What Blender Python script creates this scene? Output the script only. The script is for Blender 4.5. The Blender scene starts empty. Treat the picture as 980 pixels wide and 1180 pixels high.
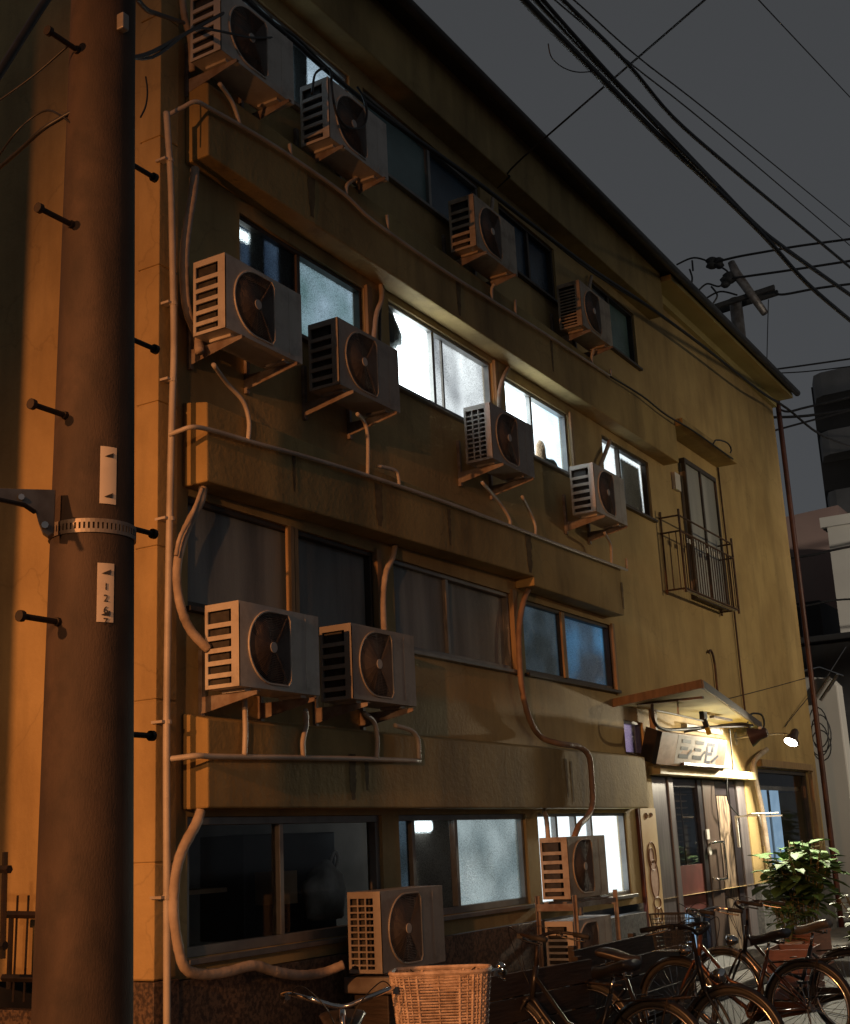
import bpy, bmesh, math, random
from mathutils import Vector, Matrix
random.seed(7)
S = bpy.context.scene
COL = S.collection
PI = math.pi

# ------------------------------------------------------------------ camera (photo 980 x 1180)
F = 1471.0
RW = ((0.51616123, -0.19341866, -0.83436611),
      (-0.8552678, -0.16845101, -0.49004208),
      (-0.04576653, 0.9665472, -0.25237263))
R3 = Matrix(RW)
EYE = Vector((0, 0, 1.65))

def ray(px, py):
    return R3 @ Vector((px - 490, -(py - 590), -F))
def at(px, py, Y):
    d = ray(px, py); return EYE + d * ((Y - EYE.y) / d.y)
def atx(px, py, X):
    d = ray(px, py); return EYE + d * ((X - EYE.x) / d.x)

cam = bpy.data.cameras.new('camera'); co = bpy.data.objects.new('camera', cam); COL.objects.link(co)
m4 = R3.to_4x4(); m4.translation = EYE
co.matrix_world = m4
cam.sensor_fit = 'HORIZONTAL'; cam.sensor_width = 36.0; cam.lens = 36.0 * F / 980.0
cam.clip_start = 0.05; cam.clip_end = 2000
S.camera = co

# ------------------------------------------------------------------ materials
def new_mat(name):
    m = bpy.data.materials.new(name); m.use_nodes = True
    return m, m.node_tree.nodes, m.node_tree.links

def pm(name, c1, c2=None, scale=6.0, rough=0.6, bump=0.0, metal=0.0, stretch=(1, 1, 1), detail=6, bscale=None,
       spec=0.5, dirt=None, dscale=3.0, damt=0.5, lo=0.35, hi=0.65, rvar=0.0):
    """principled material with noise colour variation, optional dirt blotches and bump"""
    m, N, L = new_mat(name)
    b = N['Principled BSDF']
    b.inputs['Metallic'].default_value = metal
    b.inputs['Roughness'].default_value = rough
    b.inputs['Specular IOR Level'].default_value = spec
    tc = N.new('ShaderNodeTexCoord')
    mp = N.new('ShaderNodeMapping'); mp.inputs['Scale'].default_value = stretch
    L.new(tc.outputs['Object'], mp.inputs['Vector'])
    if c2 is None: c2 = tuple(x * 0.8 for x in c1)
    n = N.new('ShaderNodeTexNoise'); n.inputs['Scale'].default_value = scale; n.inputs['Detail'].default_value = detail
    L.new(mp.outputs[0], n.inputs['Vector'])
    r = N.new('ShaderNodeValToRGB')
    r.color_ramp.elements[0].position = lo; r.color_ramp.elements[1].position = hi
    r.color_ramp.elements[0].color = (*c2, 1); r.color_ramp.elements[1].color = (*c1, 1)
    L.new(n.outputs['Fac'], r.inputs['Fac'])
    out = r.outputs['Color']
    if dirt:
        n2 = N.new('ShaderNodeTexNoise'); n2.inputs['Scale'].default_value = dscale; n2.inputs['Detail'].default_value = 8
        n2.inputs['Roughness'].default_value = 0.65
        L.new(tc.outputs['Object'], n2.inputs['Vector'])
        r2 = N.new('ShaderNodeValToRGB'); r2.color_ramp.elements[0].position = 0.48; r2.color_ramp.elements[1].position = 0.75
        r2.color_ramp.elements[0].color = (0, 0, 0, 1); r2.color_ramp.elements[1].color = (damt, damt, damt, 1)
        L.new(n2.outputs['Fac'], r2.inputs['Fac'])
        mx = N.new('ShaderNodeMixRGB'); mx.inputs[2].default_value = (*dirt, 1)
        L.new(r2.outputs['Color'], mx.inputs[0]); L.new(out, mx.inputs[1]); out = mx.outputs[0]
    L.new(out, b.inputs['Base Color'])
    if bump:
        n3 = N.new('ShaderNodeTexNoise'); n3.inputs['Scale'].default_value = bscale or scale * 8; n3.inputs['Detail'].default_value = 5
        L.new(mp.outputs[0], n3.inputs['Vector'])
        bp = N.new('ShaderNodeBump'); bp.inputs['Strength'].default_value = bump; bp.inputs['Distance'].default_value = 0.01
        L.new(n3.outputs['Fac'], bp.inputs['Height']); L.new(bp.outputs[0], b.inputs['Normal'])
    if rvar:
        mr = N.new('ShaderNodeMapRange'); mr.inputs[3].default_value = max(0.02, rough - rvar); mr.inputs[4].default_value = rough + rvar
        L.new(n.outputs['Fac'], mr.inputs[0]); L.new(mr.outputs[0], b.inputs['Roughness'])
    return m

def stucco(name, c1, c2, streak=(0.05, 0.035, 0.02), amt=0.45):
    """painted mortar: blotches, vertical rain streaks and soot, fine trowel bump"""
    m, N, L = new_mat(name)
    b = N['Principled BSDF']; b.inputs['Roughness'].default_value = 0.75; b.inputs['Specular IOR Level'].default_value = 0.3
    tc = N.new('ShaderNodeTexCoord')
    n = N.new('ShaderNodeTexNoise'); n.inputs['Scale'].default_value = 0.9; n.inputs['Detail'].default_value = 9; n.inputs['Roughness'].default_value = 0.62
    L.new(tc.outputs['Object'], n.inputs['Vector'])
    r = N.new('ShaderNodeValToRGB'); r.color_ramp.elements[0].position = 0.36; r.color_ramp.elements[1].position = 0.62
    r.color_ramp.elements[0].color = (*c2, 1); r.color_ramp.elements[1].color = (*c1, 1)
    L.new(n.outputs['Fac'], r.inputs['Fac'])
    mp = N.new('ShaderNodeMapping'); mp.inputs['Scale'].default_value = (2.6, 2.6, 0.5)
    L.new(tc.outputs['Object'], mp.inputs['Vector'])
    n2 = N.new('ShaderNodeTexNoise'); n2.inputs['Scale'].default_value = 1.0; n2.inputs['Detail'].default_value = 7; n2.inputs['Roughness'].default_value = 0.6
    L.new(mp.outputs[0], n2.inputs['Vector'])
    r2 = N.new('ShaderNodeValToRGB'); r2.color_ramp.elements[0].position = 0.47; r2.color_ramp.elements[1].position = 0.8
    r2.color_ramp.elements[0].color = (0, 0, 0, 1); r2.color_ramp.elements[1].color = (amt, amt, amt, 1)
    L.new(n2.outputs['Fac'], r2.inputs['Fac'])
    mx = N.new('ShaderNodeMixRGB'); mx.inputs[2].default_value = (*streak, 1)
    L.new(r2.outputs['Color'], mx.inputs[0]); L.new(r.outputs['Color'], mx.inputs[1])
    # hairline cracks
    v = N.new('ShaderNodeTexVoronoi'); v.feature = 'DISTANCE_TO_EDGE'; v.inputs['Scale'].default_value = 0.55
    nd = N.new('ShaderNodeMixRGB'); nd.blend_type = 'ADD'; nd.inputs[0].default_value = 0.6
    n4 = N.new('ShaderNodeTexNoise'); n4.inputs['Scale'].default_value = 2.4; n4.inputs['Detail'].default_value = 5
    L.new(tc.outputs['Object'], n4.inputs['Vector'])
    L.new(tc.outputs['Object'], nd.inputs[1]); L.new(n4.outputs['Color'], nd.inputs[2]); L.new(nd.outputs[0], v.inputs['Vector'])
    r3 = N.new('ShaderNodeValToRGB'); r3.color_ramp.elements[0].position = 0.0; r3.color_ramp.elements[1].position = 0.006
    r3.color_ramp.elements[0].color = (0.84, 0.84, 0.84, 1); r3.color_ramp.elements[1].color = (1, 1, 1, 1)
    L.new(v.outputs['Distance'], r3.inputs['Fac'])
    mu = N.new('ShaderNodeMixRGB'); mu.blend_type = 'MULTIPLY'; mu.inputs[0].default_value = 1
    L.new(mx.outputs[0], mu.inputs[1]); L.new(r3.outputs['Color'], mu.inputs[2])
    L.new(mu.outputs[0], b.inputs['Base Color'])
    n3 = N.new('ShaderNodeTexNoise'); n3.inputs['Scale'].default_value = 26; n3.inputs['Detail'].default_value = 8
    L.new(tc.outputs['Object'], n3.inputs['Vector'])
    bp = N.new('ShaderNodeBump'); bp.inputs['Strength'].default_value = 0.35; bp.inputs['Distance'].default_value = 0.012
    L.new(n3.outputs['Fac'], bp.inputs['Height']); L.new(bp.outputs[0], b.inputs['Normal'])
    return m

def emis(name, c, s, c2=None, scale=2.0, lo=0.35, hi=0.65):
    m, N, L = new_mat(name)
    N.remove(N['Principled BSDF'])
    e = N.new('ShaderNodeEmission'); e.inputs['Strength'].default_value = s; e.inputs['Color'].default_value = (*c, 1)
    if c2:
        tc = N.new('ShaderNodeTexCoord'); n = N.new('ShaderNodeTexNoise'); n.inputs['Scale'].default_value = scale; n.inputs['Detail'].default_value = 2
        L.new(tc.outputs['Object'], n.inputs['Vector'])
        r = N.new('ShaderNodeValToRGB'); r.color_ramp.elements[0].position = lo; r.color_ramp.elements[1].position = hi
        r.color_ramp.elements[0].color = (*c2, 1); r.color_ramp.elements[1].color = (*c, 1)
        L.new(n.outputs['Fac'], r.inputs['Fac']); L.new(r.outputs['Color'], e.inputs['Color'])
    L.new(e.outputs[0], N['Material Output'].inputs['Surface'])
    return m

def frosted(name, rough=0.22, tint=(0.92, 0.97, 0.97), bump=0.5, bscale=55, grain=.4):
    """patterned glass: rough see-through plus a weak gloss"""
    m, N, L = new_mat(name)
    N.remove(N['Principled BSDF'])
    tc = N.new('ShaderNodeTexCoord')
    n = N.new('ShaderNodeTexNoise'); n.inputs['Scale'].default_value = bscale; n.inputs['Detail'].default_value = 2
    L.new(tc.outputs['Object'], n.inputs['Vector'])
    bp = N.new('ShaderNodeBump'); bp.inputs['Strength'].default_value = bump; bp.inputs['Distance'].default_value = 0.02
    L.new(n.outputs['Fac'], bp.inputs['Height'])
    rf = N.new('ShaderNodeBsdfRefraction'); rf.inputs['IOR'].default_value = 1.2; rf.inputs['Roughness'].default_value = rough
    n2 = N.new('ShaderNodeTexVoronoi'); n2.inputs['Scale'].default_value = bscale * 1.1; n2.inputs['Randomness'].default_value = 1
    L.new(tc.outputs['Object'], n2.inputs['Vector'])
    n3 = N.new('ShaderNodeTexNoise'); n3.inputs['Scale'].default_value = 3.2; n3.inputs['Detail'].default_value = 7; L.new(tc.outputs['Object'], n3.inputs['Vector'])
    ma = N.new('ShaderNodeMath'); ma.operation = 'MULTIPLY'; L.new(n2.outputs['Distance'], ma.inputs[0]); L.new(n3.outputs['Fac'], ma.inputs[1])
    rr_ = N.new('ShaderNodeValToRGB'); rr_.color_ramp.elements[0].position = .05; rr_.color_ramp.elements[1].position = .42
    rr_.color_ramp.elements[0].color = (*tint, 1); rr_.color_ramp.elements[1].color = (*[x * grain for x in tint], 1)
    L.new(ma.outputs[0], rr_.inputs['Fac']); L.new(rr_.outputs['Color'], rf.inputs['Color']); L.new(bp.outputs[0], rf.inputs['Normal'])
    gl = N.new('ShaderNodeBsdfGlossy'); gl.inputs['Roughness'].default_value = 0.18; gl.inputs['Color'].default_value = (0.8, 0.8, 0.8, 1)
    L.new(bp.outputs[0], gl.inputs['Normal'])
    fr = N.new('ShaderNodeFresnel'); fr.inputs['IOR'].default_value = 1.35
    mx = N.new('ShaderNodeMixShader'); L.new(fr.outputs[0], mx.inputs[0]); L.new(rf.outputs[0], mx.inputs[1]); L.new(gl.outputs[0], mx.inputs[2])
    L.new(mx.outputs[0], N['Material Output'].inputs['Surface'])
    return m

def clear_glass(name, tint=(0.8, 0.83, 0.82)):
    m, N, L = new_mat(name)
    N.remove(N['Principled BSDF'])
    tr = N.new('ShaderNodeBsdfTransparent'); tr.inputs['Color'].default_value = (*tint, 1)
    gl = N.new('ShaderNodeBsdfGlossy'); gl.inputs['Roughness'].default_value = 0.06
    n = N.new('ShaderNodeTexNoise'); n.inputs['Scale'].default_value = 3.0
    tc = N.new('ShaderNodeTexCoord'); L.new(tc.outputs['Object'], n.inputs['Vector'])
    bp = N.new('ShaderNodeBump'); bp.inputs['Strength'].default_value = 0.05; L.new(n.outputs['Fac'], bp.inputs['Height'])
    L.new(bp.outputs[0], gl.inputs['Normal'])
    fr = N.new('ShaderNodeFresnel'); fr.inputs['IOR'].default_value = 1.45
    mx = N.new('ShaderNodeMixShader'); L.new(fr.outputs[0], mx.inputs[0]); L.new(tr.outputs[0], mx.inputs[1]); L.new(gl.outputs[0], mx.inputs[2])
    L.new(mx.outputs[0], N['Material Output'].inputs['Surface'])
    return m

M = {}
M['wall'] = stucco('wall_mortar', (0.52, 0.375, 0.17), (0.39, 0.27, 0.118))
M['ledge'] = stucco('ledge_mortar', (0.47, 0.34, 0.14), (0.33, 0.23, 0.092), amt=0.6)
M['soffit'] = pm('soffit_paint', (0.5, 0.42, 0.19), (0.42, 0.34, 0.14), scale=2.0, rough=0.8, bump=0.15)
M['stain'] = pm('black_rain_stain', (0.12, 0.085, 0.04), (0.2, 0.14, 0.065), scale=14, rough=0.85)
M['granite'] = pm('speckled_stone', (0.16, 0.11, 0.075), (0.05, 0.036, 0.03), scale=42, rough=0.5, bump=0.3, lo=0.42, hi=0.6)
M['granite_grey'] = pm('grey_stone', (0.2, 0.2, 0.2), (0.1, 0.1, 0.105), scale=30, rough=0.5, bump=0.2)
M['asphalt'] = pm('asphalt', (0.055, 0.053, 0.05), (0.035, 0.034, 0.033), scale=30, rough=0.6, bump=0.5, dirt=(0.02, 0.02, 0.02), damt=0.7)
M['pave'] = pm('concrete_paving', (0.22, 0.21, 0.2), (0.13, 0.125, 0.12), scale=5, rough=0.7, bump=0.2)
M['pole'] = pm('pole_concrete', (0.060, 0.040, 0.030), (0.030, 0.020, 0.016), scale=6, rough=0.8, bump=0.22, bscale=150, dirt=(0.016, 0.012, 0.011), dscale=5, damt=0.75, stretch=(1, 1, .35), detail=10)
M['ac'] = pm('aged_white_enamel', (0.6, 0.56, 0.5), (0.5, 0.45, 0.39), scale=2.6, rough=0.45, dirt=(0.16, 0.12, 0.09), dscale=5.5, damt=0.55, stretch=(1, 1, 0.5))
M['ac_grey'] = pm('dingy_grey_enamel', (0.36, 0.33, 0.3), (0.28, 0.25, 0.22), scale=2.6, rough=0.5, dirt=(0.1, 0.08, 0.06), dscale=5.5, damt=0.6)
M['ac_old'] = pm('yellowed_enamel', (0.52, 0.44, 0.34), (0.4, 0.32, 0.23), scale=3.5, rough=0.55, dirt=(0.12, 0.07, 0.04), dscale=7, damt=0.8, stretch=(1, 1, 0.4))
M['ac_dark'] = pm('condenser_fins', (0.05, 0.045, 0.04), (0.025, 0.022, 0.02), scale=20, rough=0.6)
M['ac_grille'] = pm('brown_grille_wire', (0.17, 0.135, 0.115), (0.12, 0.09, 0.075), scale=8, rough=0.55)
M['ac_hub'] = pm('hub_plastic', (0.5, 0.46, 0.42), scale=5, rough=0.4)
M['bracket'] = pm('galvanised_bracket', (0.36, 0.32, 0.29), (0.2, 0.15, 0.12), scale=8, rough=0.5, metal=0.2, dirt=(0.17, 0.08, 0.04), dscale=9, damt=0.7)
M['pvc'] = pm('pvc_pipe', (0.56, 0.5, 0.43), (0.46, 0.4, 0.33), scale=5, rough=0.5, dirt=(0.2, 0.15, 0.1), damt=0.5)
M['hose'] = pm('taped_hose', (0.52, 0.43, 0.35), (0.36, 0.28, 0.21), scale=7, rough=0.7, bump=0.5, bscale=30, dirt=(0.16, 0.11, 0.08), damt=0.6)
M['hose_b'] = pm('brown_taped_hose', (0.33, 0.21, 0.135), (0.22, 0.135, 0.085), scale=7, rough=0.6, bump=0.4, bscale=30)
M['alu'] = pm('dull_aluminium', (0.3, 0.29, 0.27), (0.22, 0.21, 0.2), scale=6, rough=0.42, metal=0.6)
M['bronze'] = pm('bronze_sash', (0.09, 0.07, 0.055), (0.06, 0.05, 0.04), scale=6, rough=0.45, metal=0.4)
M['woodtrim'] = pm('wood_trim', (0.38, 0.25, 0.12), (0.25, 0.16, 0.08), scale=4, rough=0.6, stretch=(6, 6, 0.7))
M['fascia'] = pm('weathered_fascia_wood', (0.2, 0.125, 0.065), (0.12, 0.075, 0.04), scale=4, rough=0.7, stretch=(5, 5, 0.8))
M['darkwood'] = pm('dark_weathered_board', (0.045, 0.03, 0.022), (0.022, 0.016, 0.013), scale=3, rough=0.6, stretch=(1, 1, 9), bump=0.5, bscale=6)
M['black'] = pm('black_sheath', (0.018, 0.018, 0.02), (0.01, 0.01, 0.011), scale=10, rough=0.5)
M['iron'] = pm('black_iron', (0.02, 0.018, 0.017), (0.035, 0.022, 0.016), scale=14, rough=0.55, metal=0.3)
M['rust'] = pm('rusty_rail', (0.13, 0.065, 0.04), (0.06, 0.04, 0.03), scale=14, rough=0.7, metal=0.2)
M['steel'] = pm('grey_steel', (0.3, 0.28, 0.26), (0.18, 0.15, 0.13), scale=8, rough=0.5, metal=0.5)
M['chrome'] = pm('chrome', (0.75, 0.73, 0.7), (0.6, 0.56, 0.52), scale=8, rough=0.14, metal=1.0, rvar=0.06)
M['rubber'] = pm('tyre_rubber', (0.022, 0.021, 0.02), (0.03, 0.028, 0.026), scale=30, rough=0.7)
M['bike_black'] = pm('black_bicycle_enamel', (0.012, 0.012, 0.014), (0.022, 0.019, 0.018), scale=9, rough=0.34)
M['bike_brown'] = pm('copper_brown_enamel', (0.14, 0.06, 0.03), (0.1, 0.045, 0.025), scale=6, rough=0.25, metal=0.3)
M['bike_blue'] = pm('navy_bicycle_enamel', (0.02, 0.025, 0.06), (0.015, 0.018, 0.04), scale=6, rough=0.25)
M['bike_silver'] = pm('silver_bicycle_enamel', (0.3, 0.29, 0.28), (0.22, 0.21, 0.2), scale=6, rough=0.25, metal=0.7)
M['saddle'] = pm('saddle_vinyl', (0.03, 0.025, 0.022), (0.05, 0.04, 0.035), scale=12, rough=0.35)
M['saddle_tan'] = pm('tan_saddle_vinyl', (0.28, 0.2, 0.13), (0.2, 0.14, 0.09), scale=12, rough=0.4)
M['wicker'] = pm('wicker', (0.62, 0.49, 0.41), (0.36, 0.26, 0.2), scale=25, rough=0.55, bump=0.4)
M['plastic_dark'] = pm('dark_olive_plastic', (0.06, 0.055, 0.045), (0.04, 0.036, 0.03), scale=7, rough=0.4)
M['plate'] = pm('enamel_plate', (0.62, 0.56, 0.5), (0.5, 0.44, 0.38), scale=6, rough=0.4, dirt=(0.25, 0.16, 0.1), damt=0.5)
M['ink'] = pm('faded_ink', (0.015, 0.015, 0.017), (0.035, 0.03, 0.03), scale=20, rough=0.6)
M['inkblue'] = pm('faded_blue_ink', (0.03, 0.033, 0.06), (0.06, 0.06, 0.09), scale=24, rough=0.6)
M['signwood'] = pm('sign_plywood', (0.5, 0.3, 0.18), (0.38, 0.21, 0.12), scale=5, rough=0.6, stretch=(1, 1, 3), dirt=(0.65, 0.45, 0.3), dscale=8, damt=0.6)
M['signpaper'] = pm('sign_paper', (0.58, 0.52, 0.46), (0.48, 0.39, 0.32), scale=6, rough=0.7)
M['poster'] = pm('cream_panel', (0.82, 0.62, 0.36), (0.72, 0.5, 0.26), scale=3, rough=0.5)
M['poster_red'] = pm('panel_motif_brown', (0.32, 0.16, 0.1), (0.42, 0.24, 0.15), scale=18, rough=0.55)
M['poster_pink'] = pm('panel_motif_pink', (0.7, 0.5, 0.4), (0.6, 0.38, 0.28), scale=14, rough=0.55)
M['doorframe'] = pm('lilac_grey_aluminium', (0.27, 0.24, 0.25), (0.18, 0.16, 0.17), scale=4, rough=0.35, metal=0.4, stretch=(5, 5, 0.4))
M['doordark'] = pm('dark_door_metal', (0.05, 0.04, 0.045), (0.03, 0.026, 0.03), scale=4, rough=0.3, metal=0.3)
M['doorbrown'] = pm('brown_door_stile', (0.11, 0.075, 0.06), (0.07, 0.05, 0.04), scale=4, rough=0.35, stretch=(6, 6, 0.4))
M['carved'] = pm('grained_wood_board', (0.36, 0.26, 0.18), (0.07, 0.05, 0.04), scale=3.2, rough=0.5, stretch=(7, 7, 1.1), lo=0.4, hi=0.58)
M['redpanel'] = pm('maroon_panel', (0.13, 0.035, 0.03), (0.09, 0.025, 0.022), scale=6, rough=0.5)
M['whitepaint'] = pm('white_paint', (0.7, 0.68, 0.64), (0.6, 0.57, 0.52), scale=6, rough=0.5)
M['lintel'] = pm('cream_lintel', (0.62, 0.5, 0.28), (0.52, 0.4, 0.2), scale=5, rough=0.5)
M['downpipe'] = pm('maroon_downpipe', (0.09, 0.028, 0.02), (0.06, 0.02, 0.015), scale=8, rough=0.5)
M['gutter'] = pm('dark_gutter', (0.05, 0.048, 0.045), (0.035, 0.033, 0.03), scale=8, rough=0.5)
M['curtain'] = pm('grey_green_curtain', (0.1, 0.12, 0.115), (0.06, 0.07, 0.07), scale=3, rough=0.9, stretch=(12, 1, 0.5))
M['curtain_w'] = pm('white_curtain', (0.6, 0.62, 0.64), (0.45, 0.47, 0.5), scale=3, rough=0.9, stretch=(12, 1, 0.4))
M['bag'] = pm('white_plastic_bag', (0.88, 0.84, 0.8), (0.6, 0.56, 0.52), scale=9, rough=0.5, bump=0.8, bscale=14)
M['cardboard'] = pm('cardboard', (0.6, 0.42, 0.27), (0.45, 0.3, 0.18), scale=6, rough=0.8)
M['darkroom'] = pm('unlit_room', (0.22, 0.18, 0.15), (0.08, 0.065, 0.055), scale=1.2, rough=0.9)
M['g_dark'] = pm('dark_frosted_glass', (0.30, 0.31, 0.29), (0.10, 0.10, 0.095), scale=1.3, rough=0.3, bump=0.5, bscale=70, stretch=(3.2, 1, 0.35), spec=0.6)
M['g_navy'] = pm('navy_dark_glass', (0.04, 0.09, 0.14), (0.02, 0.035, 0.06), scale=1.1, rough=0.22, bump=0.4, bscale=70, spec=0.6)
M['g_teal'] = pm('teal_dark_glass', (0.16, 0.27, 0.27), (0.09, 0.15, 0.155), scale=1.1, rough=0.25, bump=0.4, bscale=70, spec=0.6)
M['g_grey'] = pm('grey_blind_glass', (0.42, 0.43, 0.42), (0.28, 0.29, 0.285), scale=1.1, rough=0.3, bump=0.3, bscale=70, stretch=(3, 3, 0.4))
M['g_frost'] = frosted('hammered_glass', 0.32, bump=0.5, bscale=95, grain=.5)
M['g_soft'] = frosted('fine_frosted_glass', 0.55, bump=0.3, bscale=110, grain=.7)
M['g_clear'] = clear_glass('clear_glass')
M['lit_white'] = emis('fluorescent_room', (0.9, 0.97, 1.0), 7.5, (0.7, 0.82, 0.9), 1.5)
M['lit_white2'] = emis('fluorescent_room_b', (0.92, 0.98, 1.0), 3.4, (0.42, 0.55, 0.66), 1.2)
M['lit_fade'] = emis('fluorescent_room_c', (0.95, 0.98, 1.0), 1.5, (0.26, 0.27, 0.29), 1.6, .33, .6)
M['lit_gf'] = emis('bright_lobby_room', (0.95, 0.98, 1.0), 1.9, (0.75, 0.86, 0.92), 1.6)
M['lit_cool'] = emis('cool_room', (0.5, 0.66, 0.8), 0.75, (0.2, 0.34, 0.36), 2.2)
M['lit_grey'] = emis('grey_lit_room', (0.6, 0.7, 0.72), 0.75, (0.3, 0.38, 0.4), 2.0)
M['lit_dim'] = emis('dim_blue_room', (0.16, 0.25, 0.38), 0.4, (0.04, 0.07, 0.13), 3.0)
M['lit_top'] = emis('cool_attic_room', (0.55, 0.68, 0.8), 0.95, (0.28, 0.38, 0.46), 2.2)
M['lit_tv'] = emis('television_glow', (0.12, 0.42, 0.8), 0.55, (0.07, 0.1, 0.14), 1.3)
M['lit_greyblue'] = emis('grey_blue_room', (0.16, 0.24, 0.32), 0.42, (0.05, 0.07, 0.08), 1.6)
M['lit_ceiling'] = emis('ceiling_tube', (0.85, 0.97, 1.0), 2.5)
M['lit_purple'] = emis('purple_transom_room', (0.44, 0.33, 0.52), 0.9, (0.34, 0.24, 0.42), 6)
M['lit_blue'] = emis('glowing_blue_panel', (0.45, 0.66, 0.9), 0.75, (0.36, 0.55, 0.78), 5)  # emission stands in for room light on blinds and door panel
M['lit_flood'] = emis('flood_lens', (1.0, 0.86, 0.66), 30)
M['leaf'] = pm('leaf', (0.11, 0.21, 0.055), (0.05, 0.11, 0.035), scale=5, rough=0.62)
M['leaf2'] = pm('leaf_pale', (0.12, 0.17, 0.05), (0.07, 0.11, 0.03), scale=9, rough=0.5)
M['stem'] = pm('stem', (0.2, 0.17, 0.07), (0.12, 0.1, 0.05), scale=9, rough=0.6)
M['terracotta'] = pm('red_brown_planter', (0.24, 0.11, 0.08), (0.17, 0.08, 0.06), scale=6, rough=0.7, stretch=(1, 1, 6))
M['pinkwall'] = pm('pinkish_render', (0.3, 0.21, 0.18), (0.25, 0.17, 0.15), scale=0.6, rough=0.8)
M['darkwall'] = pm('dark_apartment_render', (0.045, 0.042, 0.04), (0.03, 0.028, 0.027), scale=0.6, rough=0.8)
M['greywall'] = pm('grey_apartment_parapet', (0.24, 0.235, 0.23), (0.18, 0.176, 0.17), scale=0.8, rough=0.8)
M['whitewall'] = pm('white_render', (0.44, 0.43, 0.39), (0.36, 0.35, 0.32), scale=0.6, rough=0.8)
M['roofdark'] = pm('dark_roof', (0.035, 0.036, 0.038), (0.02, 0.021, 0.022), scale=3, rough=0.7)
M['pot'] = pm('ceramic_pot', (0.42, 0.3, 0.24), (0.3, 0.2, 0.16), scale=7, rough=0.4)
M['yellow'] = pm('yellow_tape', (0.6, 0.42, 0.03), scale=6, rough=0.5)
M['lampbrown'] = pm('brown_lamp_housing', (0.07, 0.04, 0.035), (0.05, 0.03, 0.026), scale=8, rough=0.4)
M['shadewall'] = stucco('neighbour_mortar', (0.3, 0.27, 0.2), (0.24, 0.21, 0.16))

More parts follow.
